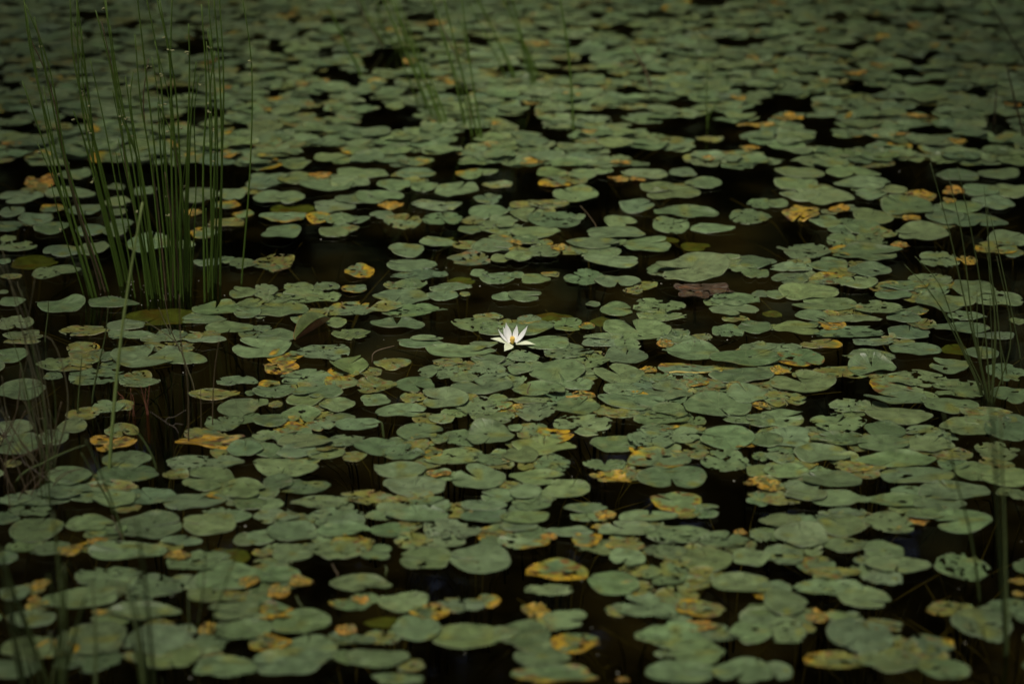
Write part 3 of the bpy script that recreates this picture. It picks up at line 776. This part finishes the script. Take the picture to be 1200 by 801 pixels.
GR = 'tall green rushes standing in the pond'
clump('rush_clump', (112, 348), 'slender green rush clump leaning away from the dense clump beside it', 'rushes', GR,
      [((109, 351), (65, 200), (26, -10)), ((113, 349), (72, 205), (36, 60), (26, -30)), ((127, 341), (81, 200), (58, 80), (30, 5)), ((119, 338), (78, 200), (57, 100), (40, 20)), ((107, 346), (62, 200), (26, 95))], 0.0040, 0.0019, None, 6, True, 2, -0.08, 4)
clump('rush_clump', (150, 340), 'brownish green rush clump of few thick stems between two green clumps', 'rushes', GR,
      [((148, 331), (118, 200), (88, 80), (82, -5)), ((144, 330), (112, 200), (94, 110), (90, 0)), ((141, 335), (103, 180), (86, 130)), ((150, 328), (115, 190), (100, 80), (88, -20))], 0.0046, 0.0020, None, 4, True, 3, -0.08, 3)
clump('rush_clump', (195, 350), 'tallest densest green rush clump, dotted with small pale flower heads', 'rushes', GR,
      [((175, 345), (150, 200), (132, 90), (112, 12)), ((185, 345), (164, 200), (141, 120), (121, -10)), ((178, 350), (157, 200), (136, 80), (129, 30)), ((192, 352), (178, 200), (165, 120), (158, 40)),
       ((200, 352), (184, 200), (168, 60), (159, -20)), ((205, 346), (195, 200), (187, 80), (170, -10)), ((206, 350), (201, 200), (199, 75), (182, -10)), ((213, 345), (211, 200), (205, 100), (186, -5)),
       ((209, 340), (206, 190), (200, 90), (202, -15)), ((215, 342), (219, 200), (222, 90), (221, 28)), ((203, 338), (190, 200), (185, 120)), ((181, 342), (158, 170), (147, 90))], 0.0036, 0.0018, None, 24, True, 4, -0.08, 11)
clump('rush_clump', (252, 345), 'thin open rush clump with few stems beside the dense clump', 'rushes', GR,
      [((240, 353), (238, 200), (242, 110), (236, 5)), ((253, 332), (260, 200), (257, 80), (250, -10)), ((258, 334), (260, 200), (262, 90), (256, -20)), ((249, 340), (247, 200), (246, 110), (252, 60))], 0.0036, 0.0018, None, 5, True, 5, -0.08, 5)
clump('lone_rush', (283, 332), 'lone thin rush stem curving up beside the thin open clump', 'rushes', GR,
      [((283, 332), (293, 200), (295, 80), (283, -10)), ], 0.0030, 0.0014, None, 0, True, 6, 0.1)
GT = 'blurred rushes at the far side of the pond'
clump('rush_clump', (530, 150), 'faint far rush clump leaning over dark water behind the lily', 'rushes', GT,
      [((520, 148), (485, 60), (455, -10)), ((508, 140), (470, 50), (445, -10)), ((565, 165), (553, 90), (540, -10)), ((560, 162), (540, 80), (518, -10)), ((545, 150), (525, 60), (500, -20)), ((500, 130), (478, 60), (462, -5))], 0.0044, 0.0024, None, 10, True, 8, 0.1)
clump('rush_clump', (424, 92), 'two far rush stems tilting together behind the pads', 'rushes', GT,
      [((424, 92), (400, 40), (383, 5)), ((452, 56), (433, 25), (420, -10))], 0.0062, 0.0034, None, 2, False, 9, 0.05)
clump('rush_clump', (620, 100), 'small far rush clump right behind the orange-brown pads', 'rushes', GT,
      [((628, 102), (612, 45), (598, -10)), ((603, 95), (575, 30), (555, -10)), ((632, 92), (600, 20), (585, -10)), ((672, 155), (667, 70), (655, -10))], 0.0044, 0.0024, None, 7, False, 10, 0.05)
clump('broken_reed', (763, 103), 'reddish brown stalk poking up between far pads', 'stalk', None, [((763, 103), (752, 75), (740, 55))], 0.0075, 0.003, M_RUSHBROWN, 0, False, 11, 0.05)
clump('rush_clump', (829, 140), 'short pale green far stalks among the dense pads', 'rushes', GT, [((829, 150), (828, 110), (829, 70)), ((852, 105), (853, 80)), ((830, 140), (840, 120))], 0.003, 0.001, None, 0, False, 12, 0.02)
clump('rush_clump', (1196, 165), 'dark bare rush stems crossing the far corner of the pond', 'rushes', GT, [((1200, 165), (1190, 120), (1178, 72)), ((1215, 95), (1185, 45), (1155, -5)), ((1165, 145), (1167, 115), (1168, 95))], 0.0045, 0.0018, M_DARK, 0, False, 13, 0.02)

GG = 'green grasses rising from the near bank'
clump('grass_tuft', (1160, 470), 'slender green grass tuft fanning out of one root among holed pads', 'grass tuft', GG,
      [((1157, 468), (1130, 350), (1112, 270), (1090, 190)), ((1158, 470), (1140, 380), (1128, 280), (1110, 200)), ((1160, 470), (1152, 360), (1140, 280), (1122, 195)), ((1150, 465), (1132, 420), (1096, 350), (1060, 310)), ((1152, 464), (1125, 400), (1102, 335), (1072, 300)),
       ((1162, 471), (1166, 380), (1160, 300), (1153, 218)), ((1175, 450), (1168, 360), (1155, 290)), ((1165, 470), (1185, 395), (1168, 300)), ((1156, 466), (1146, 400), (1145, 340)), ((1163, 465), (1163, 420), (1160, 345)), ((1196, 420), (1178, 330), (1160, 250)), ((1180, 440), (1172, 400), (1168, 350))], 0.0022, 0.0007, M_BLADE, 3, False, 14, 0.0, 4)
clump('grass_tuft', (1177, 765), 'thick blurred dark green reed rising nearest the camera beside open water', 'reed', GG,
      [((1178, 768), (1172, 650), (1166, 540), (1160, 448)), ((1180, 766), (1178, 640), (1172, 480))], 0.0034, 0.0022, M_BLADE, 0, False, 15, -0.5)
clump('grass_tuft', (1148, 702), 'thin blurred reed leaning over the lone round pad', 'reed', GG, [((1148, 702), (1136, 620), (1120, 560), (1105, 480))], 0.0028, 0.0010, M_BLADE, 0, False, 16, -0.3)
clump('grass_tuft', (72, 812), 'blurred green reed tuft rising from the bottom edge of the pond', 'reed', GG,
      [((72, 815), (72, 740), (71, 690), (62, 600)), ((60, 818), (35, 740), (15, 690), (0, 640)), ((70, 820), (88, 740), (100, 700)), ((50, 815), (28, 730), (8, 680)), ((112, 820), (112, 740), (108, 680)), ((30, 825), (10, 720), (2, 650))], 0.0042, 0.0024, M_BLADE, 8, False, 17, -0.40)
clump('grass_tuft', (180, 815), 'blurred thin reed pair standing over large pads near the bottom edge', 'reed', GG,
      [((182, 818), (176, 740), (170, 680), (160, 610)), ((170, 815), (160, 740), (148, 690))], 0.0042, 0.0022, M_BLADE, 4, False, 18, -0.40)
clump('grass_tuft', (234, 738), 'faint blurred reeds beside pinkish debris among large pads', 'reed', GG, [((232, 735), (238, 690), (241, 640)), ((222, 740), (220, 690)), ((246, 745), (262, 690), (280, 640))], 0.0022, 0.0009, M_BLADE, 0, False, 19, -0.15)
clump('reed_grass', (146, 635), 'dark green blade slanting over the pads below the yellow decayed pad', 'grass blade', GG, [((146, 637), (132, 590), (112, 540), (100, 515)), ((132, 600), (112, 560), (95, 530))], 0.0032, 0.0010, M_BLADE, 0, False, 20, -0.1)
clump('reed_grass', (130, 552), 'tall pale green blade standing in front of the rush clumps', 'grass blade', GG, [((128, 553), (136, 450), (148, 350), (167, 237))], 0.0046, 0.0024, M_FRESH, 0, False, 21, 0.05)
clump('reed_grass', (108, 472), 'short green blade beside the hole-riddled pad with dark gap', 'grass blade', GG, [((108, 472), (115, 430), (123, 395), (127, 358)), ((91, 486), (94, 440), (96, 416)), ((53, 400), (56, 370), (57, 352))], 0.0030, 0.0009, M_BLADE, 0, False, 22, 0.0)
clump('reed_grass', (221, 520), 'thin dark stem rising from the long yellow decayed pad', 'grass blade', GG, [((221, 521), (220, 450), (212, 400), (210, 345)), ((249, 500), (251, 440), (257, 395)), ((236, 505), (235, 455))], 0.0022, 0.0008, M_RUSHBROWN, 0, False, 23, 0.0)
clump('grass_tuft', (55, 545), 'straggly pale and reddish grass tuft leaning across ragged pads', 'grass tuft', GG,
      [((58, 545), (45, 460), (25, 380), (2, 290)), ((60, 548), (48, 440), (20, 350), (0, 310)), ((52, 540), (38, 440), (30, 400), (42, 320)), ((62, 545), (58, 480), (42, 400), (20, 330)), ((55, 540), (30, 470), (25, 430)), ((48, 550), (20, 510), (0, 480)), ((64, 546), (80, 470), (62, 400), (30, 395)), ((40, 545), (10, 490), (2, 440))], 0.0019, 0.0007, M_DRY, 10, False, 24, 0.0, 6)
clump('grass_tuft', (50, 548), 'green grass tuft tangled with the straggly dry one', 'grass tuft', GG,
      [((56, 548), (52, 470), (38, 410), (25, 340)), ((64, 552), (65, 470), (58, 430)), ((52, 545), (32, 460), (24, 425)), ((58, 590), (56, 530), (50, 490)), ((38, 500), (22, 420), (2, 370))], 0.0019, 0.0006, M_BLADE, 5, False, 25, 0.0, 6)
clump('reed_grass', (8, 580), 'flattened green blade lying low towards the bright orange decayed pad', 'grass blade', GG, [((20, 562), (55, 540), (80, 528), (100, 521))], 0.0034, 0.0014, M_BLADE, 0, False, 26, 0.1)
clump('reed_tangle', (20, 560), 'tangle of brown dead stems sprawling over dark water at the pond edge', 'dead stems', None,
      [((5, 560), (12, 520), (30, 480)), ((30, 575), (18, 540), (2, 505)), ((10, 545), (35, 530), (70, 515)), ((45, 570), (60, 520), (72, 470)), ((20, 590), (40, 560), (66, 548)), ((2, 520), (20, 480), (24, 430)), ((60, 575), (78, 555), (98, 548)), ((12, 600), (8, 560), (4, 520))], 0.0019, 0.0008, M_RUSHBROWN, 10, False, 33, 0.05, 12)
clump('red_shoots', (172, 484), 'small tuft of thin red shoots standing in dark water', 'shoots', None,
      [((172, 485), (168, 465), (165, 452)), ((173, 485), (174, 465), (175, 450)), ((174, 485), (170, 470), (171, 455)), ((158, 487), (154, 470), (153, 455)), ((156, 488), (157, 472), (155, 462)), ((146, 470), (140, 462), (137, 458))], 0.0013, 0.0006, M_RED, 3, False, 27, 0.0, 3)
clump('dry_reed', (228, 458), 'pale dry stalk bent over dark water beside the big notched pad', 'stalk', None, [((228, 458), (219, 430), (205, 400), (170, 376)), ((212, 415), (200, 385), (192, 345)), ((200, 395), (192, 375), (186, 360))], 0.0022, 0.0008, M_DRY, 0, False, 28, 0.0)
clump('forked_twig', (208, 506), 'grey forked twig lying in dark water near the red shoots', 'twig', None, [((209, 507), (195, 495), (176, 482)), ((194, 494), (205, 488), (218, 480)), ((203, 500), (215, 497))], 0.0015, 0.0007, M_TWIG, 0, False, 29, 0.02)
clump('fallen_twig', (58, 568), 'grey twig lying across the base of the grass tufts', 'twig', None, [((59, 568), (42, 552), (25, 540)), ((30, 545), (12, 520), (0, 500))], 0.0026, 0.0010, M_TWIG, 0, False, 30, 0.05)
clump('fallen_reed', (183, 549), 'broken pale green stem slanting over the dark gap by large pads', 'stem', None, [((183, 549), (172, 522), (155, 499))], 0.0030, 0.0014, M_BLADE, 0, False, 31, 0.02)
GS = 'bent pad stalks rising from the water'
for b, q, lab in (((700, 271), ((692, 255), (680, 241)), 'thin brown stalk arching out of the water beneath a whole oval pad'),
                  ((620, 467), ((618, 458), (622, 449)), 'short curved brown stalk lying on a pad below the water lily'),
                  ((450, 512), ((447, 495), (452, 540)), 'limp green stalk hooked over the edge of a dark gap'),
                  ((436, 424), ((440, 412), (462, 405)), 'thin dark stalk arching over water beside the small oval pad'),
                  ((396, 676), ((393, 668), (389, 660)), 'short brownish stalk leaning at the end of a pale pad'),
                  ((452, 673), ((454, 668), (451, 662)), 'reddish curved stalk hooked at the rim of a green pad'),
                  ((355, 716), ((350, 705), (347, 697)), 'pale green stalk under the bright yellow leaf tip'),
                  ((143, 634), ((139, 622), (131, 603)), 'reddish blade tip poking between two large pads')):
    clump('broken_reed', b, lab, 'stalk', GS, [(b, *q)], 0.0020, 0.0014, M_RUSHBROWN if 'green' not in lab else M_BLADE, 0, False, 40, 0.03)
# pale stem lying along the yellow pad right of the lily
clump('fallen_reed', (780, 439), 'straight pale yellow stalk lying on the yellow decaying pad', 'stalk', None, [((782, 439), (815, 437), (846, 435))], 0.0032, 0.0022, simple_mat('yellow_stalk', (0.42, 0.34, 0.08), 0.6), 0, False, 41, 0.0)

# specks, foam and litter on the water
rg = np.random.default_rng(5)
parts = []
for _ in range(130):
    if rg.random() < 0.35:
        px, py = rg.normal(185, 45), rg.normal(340, 10)
    else:
        px, py = rg.uniform(-10, 1210), rg.uniform(190, 800)
    g = ground(px, py)
    s = rg.uniform(0.0010, 0.0026)
    parts.append(blob(g + [0, 0, 0.001], s, int(rg.integers(1e6)), 6, 0.5))
litter = link('floating_specks', make_mesh('floating_specks', *merge(parts), M_BUBBLE))
tag(litter, 'tiny pale specks and bubbles scattered over the dark water', 'specks', kind='stuff')

rg = np.random.default_rng(15)
parts = []
for _ in range(150):
    px, py = rg.uniform(-40, 1240), rg.uniform(130, 830)
    g = ground(px, py)
    for k in range(rg.integers(3, 8)):
        a = rg.uniform(0, 6.28); q = rg.uniform(0.08, 0.30)
        e = np.array([math.cos(a) * q, math.sin(a) * q, -rg.uniform(0.015, 0.16)])
        b = np.array([math.cos(a) * 0.03, math.sin(a) * 0.03, -0.42])
        parts.append(tube([g + b, g + [e[0] * 0.3, e[1] * 0.3, -0.2], g + [e[0], e[1], e[2]]], 0.003, 0.0015, 4, 6))
weed = link('submerged_weed', make_mesh('submerged_weed', *merge(parts), simple_mat('weed', (0.13, 0.12, 0.045), 0.8, (0.06, 0.06, 0.02), 9, 0.1)))
tag(weed, 'brownish weed strands standing under the dark water', 'water weed', kind='stuff')

# ------------------------------------------------------------------ water, mud, far bank, far wood
def sheet(name, x0, x1, y0, y1, z, mat, n=2):
    V, F = [], []
    for i in range(n + 1):
        for j in range(n + 1):
            V.append((x0 + (x1 - x0) * j / n, y0 + (y1 - y0) * i / n, z))
    for i in range(n):
        for j in range(n):
            q = i * (n + 1) + j
            F.append((q, q + 1, q + n + 2, q + n + 1))
    return link(name, make_mesh(name, V, F, mat))
tag(sheet('water', -60, 60, -6, 30, 0.0, M_WATER), kind='structure')
tag(sheet('pond_bed', -62, 62, -8, 32, -0.45, M_BED), kind='structure')
n = 40
V, F = [], []
for i in range(7):
    for j in range(n + 1):
        x = -62 + 124 * j / n
        V.append((x, 22 + i * 3.2 + 1.2 * math.sin(x * 0.21) + 0.012 * x * x * (0 if i else 0), -0.5 + 0.42 * i + 0.15 * math.sin(x * 0.9 + i)))
for i in range(6):
    for j in range(n):
        q = i * (n + 1) + j
        F.append((q, q + 1, q + n + 2, q + n + 1))
tag(link('far_bank', make_mesh('far_bank', V, F, M_BANK)), kind='structure')
V, F = [], []
for i in range(9):
    for j in range(n + 1):
        x = -150 + 300 * j / n
        V.append((x, 41 + i * 6, i * 4.6 + 1.6 * math.sin(x * 0.09 + i * 0.7) - 1.0))
for i in range(8):
    for j in range(n):
        q = i * (n + 1) + j
        F.append((q, q + 1, q + n + 2, q + n + 1))
tag(link('hill', make_mesh('hill', V, F, M_TREE)), kind='structure')  # unseen ridge added to keep bright sky behind the wood out of reflections
rg = np.random.default_rng(9)
def wood(cnt, xs, ys, zs, smin, smax):
    c = np.c_[rg.uniform(*xs, cnt), rg.uniform(*ys, cnt), rg.uniform(0, 1, cnt) ** 0.8 * (zs[1] - zs[0]) + zs[0]]
    top = zs[1] * (0.72 + 0.28 * noise2(c[:, 0] * 0.22, c[:, 1] * 0.1, 3))
    c = c[c[:, 2] < top]
    m = len(c)
    nrm = rg.normal(0, 1, (m, 3)); nrm /= np.linalg.norm(nrm, axis=1)[:, None]
    u = np.cross(nrm, rg.normal(0, 1, (m, 3))); u /= np.linalg.norm(u, axis=1)[:, None]
    v = np.cross(nrm, u)
    s = rg.uniform(smin, smax, m)[:, None]
    V = np.stack([c - u * s, c - v * s * 0.6, c + u * s, c + v * s * 0.6], axis=1).reshape(-1, 3)
    F = np.arange(4 * m).reshape(-1, 4)
    return V, F
V, F = wood(42000, (-40, 40), (25, 38), (0.2, 27), 0.3, 0.7)
wd = link('far_woods', make_mesh('far_woods', V, F, M_TREE))
tag(wd, 'dark wood on the far bank, mirrored in the pond', 'woods', kind='stuff')

# unseen trees added to shade the pond's edges, with an opening above the lily
M_LEAF = simple_mat('tree_leaf', (0.050, 0.085, 0.022), 0.5, (0.03, 0.055, 0.015), 1.2, 0.3)
M_BARK = simple_mat('bark', (0.10, 0.075, 0.05), 0.9, (0.05, 0.04, 0.028), 14, 0.1)
SHADE_TREES = [(-6.2, 3.2), (-6.6, 9.0), (-5.6, 14.5), (5.9, 3.6), (6.3, 9.6), (5.0, 14.8), (-1.8, -2.4), (2.6, -2.8)]
SHADE_TREE_LABELS = ['leafy tree on the left bank level with the near pads', 'broad tree on the left bank halfway up the pond', 'tree at the far left corner of the pond', 'leafy tree on the right bank near the thick dark reed',
               'broad dark tree on the right bank halfway up the pond', 'tree hanging over the far right corner of the pond', 'tree on the near bank behind the left grasses', 'tree on the near bank behind the right reeds']
def cover(x, y):
    """how thick the leaf roof is over a point"""
    gx, gy = (x - GAP_C[0]) / GAP_R[0], (y - GAP_C[1]) / GAP_R[1]
    r = np.sqrt(gx * gx + gy * gy)
    k = np.clip((r - 0.75) / 0.9, 0, 1)
    return k * (1 + 1.3 * np.clip((x - 0.4) * 0.5, 0, 1) * np.clip((y - 5.5) * 0.3, 0, 1))
GAP_C, GAP_R, LAI = (-0.70, 4.7), (1.40, 4.1), 1.9
rg = np.random.default_rng(21)
cnt = 60000
cx = rg.uniform(-7, 7, cnt); cy = rg.uniform(-4, 16, cnt)
leafr = rg.uniform(0.05, 0.11, cnt)
want = LAI * 14 * 20 / (2 * 0.082 ** 2 * 1.2 * 0.5)
prob = cover(cx, cy) * (0.45 + 1.1 * (noise2(cx * 1.3 + 40, cy * 1.3 + 40, 5) > 0.42))
prob = prob * want / cnt
keep = rg.random(cnt) < prob
cx, cy, leafr = cx[keep], cy[keep], leafr[keep]
cz = 4.6 + 2.6 * rg.random(len(cx)) + 0.10 * np.hypot(cx, cy - 6)
tb = np.array(SHADE_TREES)
own = np.argmin(np.hypot(cx[:, None] - tb[:, 0], cy[:, None] - tb[:, 1]), axis=1)
for ti, (tx, ty) in enumerate(SHADE_TREES):
    root = link('bank_tree', None, None, (tx, ty, 0.0))
    tag(root, SHADE_TREE_LABELS[ti], 'tree', 'trees round the pond')
    sel = own == ti
    c = np.c_[cx[sel] - tx, cy[sel] - ty, cz[sel]]
    m = len(c)
    nrm = rg.normal(0, 1, (m, 3)) + [0, 0, 1.2]; nrm /= np.linalg.norm(nrm, axis=1)[:, None]
    u = np.cross(nrm, rg.normal(0, 1, (m, 3))); u /= np.linalg.norm(u, axis=1)[:, None]
    v = np.cross(nrm, u)
    q = leafr[sel][:, None] * 1.5
    V = np.stack([c - u * q, c - v * q * 0.5, c + u * q, c + v * q * 0.5], axis=1).reshape(-1, 3)
    link('crown', make_mesh('crown', V, np.arange(4 * m).reshape(-1, 4), M_LEAF), root)
    parts = [tube([[0, 0, -0.6], [0.1, 0.05, 2.5], [0.0, 0.1, 5.5], [0.1, 0.0, 8.0]], 0.20, 0.06, 10, 12)]
    for j in range(14):
        e = c[rg.integers(m)]
        h = rg.uniform(2.8, 5.0)
        mid = np.array([e[0] * 0.5, e[1] * 0.5, h + (e[2] - h) * 0.65 + 0.2])
        parts.append(tube([[0.05, 0.05, h], mid, e], 0.06, 0.012, 6, 9))
    link('trunk', make_mesh('trunk', *merge(parts), M_BARK), root)
for sx in (-1, 1):
    n = 24
    V, F = [], []
    for i in range(6):
        for j in range(n + 1):
            y = -8 + 34 * j / n
            V.append((sx * (4.3 + i * 1.6 + 0.35 * math.sin(y * 0.8 + sx)), y, -0.5 + 0.42 * i + 0.08 * math.sin(y * 1.7 + i)))
    for i in range(5):
        for j in range(n):
            q = i * (n + 1) + j
            F.append((q, q + 1, q + n + 2, q + n + 1))
    tag(link('side_bank', make_mesh('side_bank', V, F, M_BANK)), kind='structure')
tag(sheet('near_bank', -14, 14, -9, -0.6, 0.25, M_BANK), kind='structure')

# ------------------------------------------------------------------ labels: each one by its look and by what it lies beside
LAND = [(600, 403, 'the white water lily'), (365, 383, 'the curled boat-shaped pad'), (811, 325, 'the raised broad pad'), (195, 345, 'the densest rush clump'),
        (112, 347, 'the leaning rush clump'), (715, 562, 'the pinkish orange leaf'), (652, 671, 'the orange-rimmed pad'), (627, 716, 'the upright orange leaf'), (675, 756, 'the orange-ringed pad'),
        (352, 686, 'the bright yellow leaf'), (405, 741, 'the orange leaf scrap'), (329, 432, 'the mottled orange leaf'), (421, 320, 'the rusty lone pad'), (132, 521, 'the orange-brown decayed leaf'),
        (250, 520, 'the long yellow leaf'), (807, 435, 'the yellow stalked pad'), (935, 425, 'the orange-edged pad'), (1050, 456, 'the half-orange pad'), (975, 384, 'the yellow curled leaf'),
        (940, 254, 'the long orange leaf'), (889, 570, 'the rust-tipped leaf'), (1127, 667, 'the lone round pad'), (675, 479, 'the smooth bluish oval pad'), (746, 389, 'the wide-notched pad'),
        (330, 274, 'the lone oval pad'), (940, 451, 'the heart-shaped pad'), (1160, 470, 'the slender grass tuft'), (1177, 765, 'the thick dark reed'), (172, 484, 'the red shoots'),
        (82, 647, 'the small yellow scraps'), (207, 654, 'the pale orange scrap'), (822, 736, 'the ochre leaf'), (957, 725, 'the yellow crumpled leaf'), (457, 243, 'the small pink-orange leaf'),
        (1069, 257, 'the vivid orange leaf'), (58, 545, 'the straggly grass tuft'), (72, 800, 'the blurred reed tuft'), (646, 674, ''), (172, 422, 'the large notched pad'), (430, 570, 'the murky open water'), (783, 567, 'the long trough-shaped pad'),
        (1055, 280, ''), (530, 150, 'the far rush clump'), (735, 260, 'the small round pad'), (71, 360, 'the silver-edged pad')]
LAND = [l for l in LAND if l[2]]
SPECIAL = {  # position -> label of the thing itself
    (715, 562): 'pinkish orange dead leaf floating alone beside a long green pad', (652, 671): 'orange-rimmed decaying lily pad with a hole, on dark water', (627, 716): 'upright orange leaf standing in dark water, blurred',
    (675, 756): 'small orange-ringed lily pad lowest on the open dark water', (352, 686): 'bright yellow leaf tip above a murky green opening', (405, 741): 'orange leaf scrap caught at the end of a small pad',
    (329, 432): 'mottled orange decayed leaf beside a folded green pad', (421, 320): 'rusty lone pad with green heart floating in open water', (132, 521): 'orange-brown decayed leaf near the base of the tall pale blade',
    (250, 520): 'long yellow and orange decayed leaf with stem standing in it', (807, 435): 'yellow decaying pad with a straight pale stalk along it', (935, 425): 'green pad with orange burnt edges behind the heart-shaped pad',
    (1050, 456): 'half-orange lily pad rotting along its front edge', (975, 384): 'yellow curled leaf lying between two smooth green pads', (940, 254): 'long orange leaf floating on the edge of dark water',
    (889, 570): 'rust-tipped orange leaf half under green pads', (1127, 667): 'lone round pad with bitten front in open dark water', (675, 479): 'smooth bluish oval pad without any holes, below an orange leaf',
    (746, 389): 'smooth wide-notched pad, notch opening away from the viewer', (333, 274): 'lone oval pad on black water behind the rusty one', (940, 451): 'heart-shaped smooth pad with two rounded lobes and raised notch',
    (457, 243): 'small pink-orange leaf at the end of overlapping far pads', (1069, 257): 'vivid orange leaf lying on a large far pad', (811, 325): 'raised broad pad lifted off the water above brown rotting leaves',
    (825, 343): 'brown rotting leaf heap under the raised broad pad', (812, 351): 'greyish pink rotting leaf under the brown one, below the raised pad', (172, 422): 'large notched pad with smooth face between dry stalk and blade',
    (786, 565): 'long trough-shaped smooth pad below the yellow-edged pads', (726, 261): 'small round whole pad alone in dark water', (71, 360): 'silver-edged wavy pad floating alone before the leaning rushes',
    (957, 725): 'yellow crumpled leaf scrap between two large blurred pads', (822, 736): 'ochre leaf scraps behind a holed blurred pad', (207, 654): 'pale orange scrap wedged among large near pads', (82, 647): 'small yellow scraps at the rim of a dark strip of water'}
# the loop below gives every other pad and leaf a label of its own
things = single + dead
done = set()
for (x, y), lab in SPECIAL.items():
    q = min(things, key=lambda p: abs(p.px - x) + 2 * abs(p.py - y) + (0 if id(p) not in done else 999))
    q.obj['label'] = lab
    done.add(id(q))
med = {}
def look(p):
    size = p.rx / 0.068
    s = 'small ' if size < 0.80 else ('large ' if size > 1.18 else '')
    if p.fl[0] == 'o':
        hue = ('yellow', 'orange', 'rusty')[int(p.px * 7 + p.py * 3) % 3] if False else 'orange-yellow'
        return s + hue + ' dead leaf'
    if 'h' in p.fl and 't' in p.fl: f = 'tattered, holed green'
    elif 'h' in p.fl: f = 'green dark-holed'
    elif 't' in p.fl and 'm' in p.fl: f = 'mossy ragged'
    elif 't' in p.fl and 'y' in p.fl: f = 'ragged yellow-edged'
    elif 't' in p.fl: f = 'ragged green'
    elif 'm' in p.fl and 'y' in p.fl: f = 'yellowish mossy'
    elif 'm' in p.fl: f = 'mossy olive'
    elif 'y' in p.fl: f = 'yellow-patched'
    elif 'w' in p.fl: f = 'wavy green'
    elif p.notch is not None: f = 'notched green'
    elif p.ry < p.rx * 0.78: f = 'narrow green'
    elif p.ry > p.rx * 1.08: f = 'rounded green'
    else: f = 'oval green'
    return s + f + ' pad'
groups = {}
for p in things:
    p.obj['category'] = 'dead leaf' if p.fl[0] == 'o' else 'lily pad'
    p.obj['group'] = 'decayed leaves floating among the pads' if p.fl[0] == 'o' else 'lily pads covering the pond'
    if id(p) in done: continue
    m = 0.25 + 0.0003 * p.py
    l = min(LAND, key=lambda l: math.hypot(p.px - l[0], (p.py - l[1]) / m * 0.8))
    dx, dy = p.px - l[0], (p.py - l[1]) / m
    a = (math.degrees(math.atan2(dy, dx)) + 360) % 360
    k = int(((a + 22.5) % 360) // 45)
    d = ('right of', 'in front and right of', 'in front of', 'in front and left of', 'left of', 'behind and left of', 'behind', 'behind and right of')[k]
    groups.setdefault((look(p), d, l[2]), []).append((math.hypot(dx, dy), p))
ORD = ['nearest', 'second', 'third', 'fourth', 'fifth', 'sixth', 'seventh', 'eighth', 'ninth', 'tenth', 'eleventh', 'twelfth']
for (lk, d, l), members in groups.items():
    members.sort(key=lambda t: t[0])
    for i, (_, p) in enumerate(members):
        p.obj['label'] = f'{lk} {d} {l}' if len(members) == 1 else f'{ORD[min(i, 11)]} {lk} {d} {l}'

# ------------------------------------------------------------------ light and camera
world = bpy.data.worlds.new('World'); sc.world = world
world.use_nodes = True
nt = world.node_tree
bg = nt.nodes['Background']
sky = nt.nodes.new('ShaderNodeTexSky'); sky.sky_type = 'NISHITA'; sky.sun_disc = False
SUN_EL, SUN_ROT = R(68), R(200)
sky.sun_elevation = SUN_EL; sky.sun_rotation = SUN_ROT
sky.air_density = 0.6; sky.dust_density = 6.0; sky.ozone_density = 0.3
nt.links.new(sky.outputs[0], bg.inputs[0]); bg.inputs[1].default_value = 0.06
sd = bpy.data.lights.new('sun', 'SUN'); sd.energy = 1.5; sd.angle = R(16); sd.color = (1.0, 0.95, 0.83)
so = bpy.data.objects.new('sun', sd); col.objects.link(so)
sdir = np.array([math.sin(SUN_ROT) * math.cos(SUN_EL), math.cos(SUN_ROT) * math.cos(SUN_EL), math.sin(SUN_EL)])
from mathutils import Vector
so.rotation_euler = Vector(sdir).to_track_quat('Z', 'Y').to_euler()

cd = bpy.data.cameras.new('camera'); cd.sensor_width = 36; cd.lens = 36 * FPX / W0
cd.clip_end = 500; cd.clip_start = 0.05
cd.dof.use_dof = True; cd.dof.focus_distance = float(depth_of(fc)); cd.dof.aperture_fstop = 1.8
co = bpy.data.objects.new('camera', cd); col.objects.link(co)
co.location = (0, 0, CAM_H); co.rotation_euler = (math.pi / 2 - PITCH, 0, 0)
sc.camera = co
sc.view_settings.view_transform = 'Standard'; sc.view_settings.look = 'None'
sc.view_settings.exposure = 1.03; sc.view_settings.gamma = 1.0
sc.cycles.use_denoising = True
sc.cycles.max_bounces = 5; sc.cycles.transparent_max_bounces = 8; sc.cycles.caustics_reflective = False; sc.cycles.caustics_refractive = False
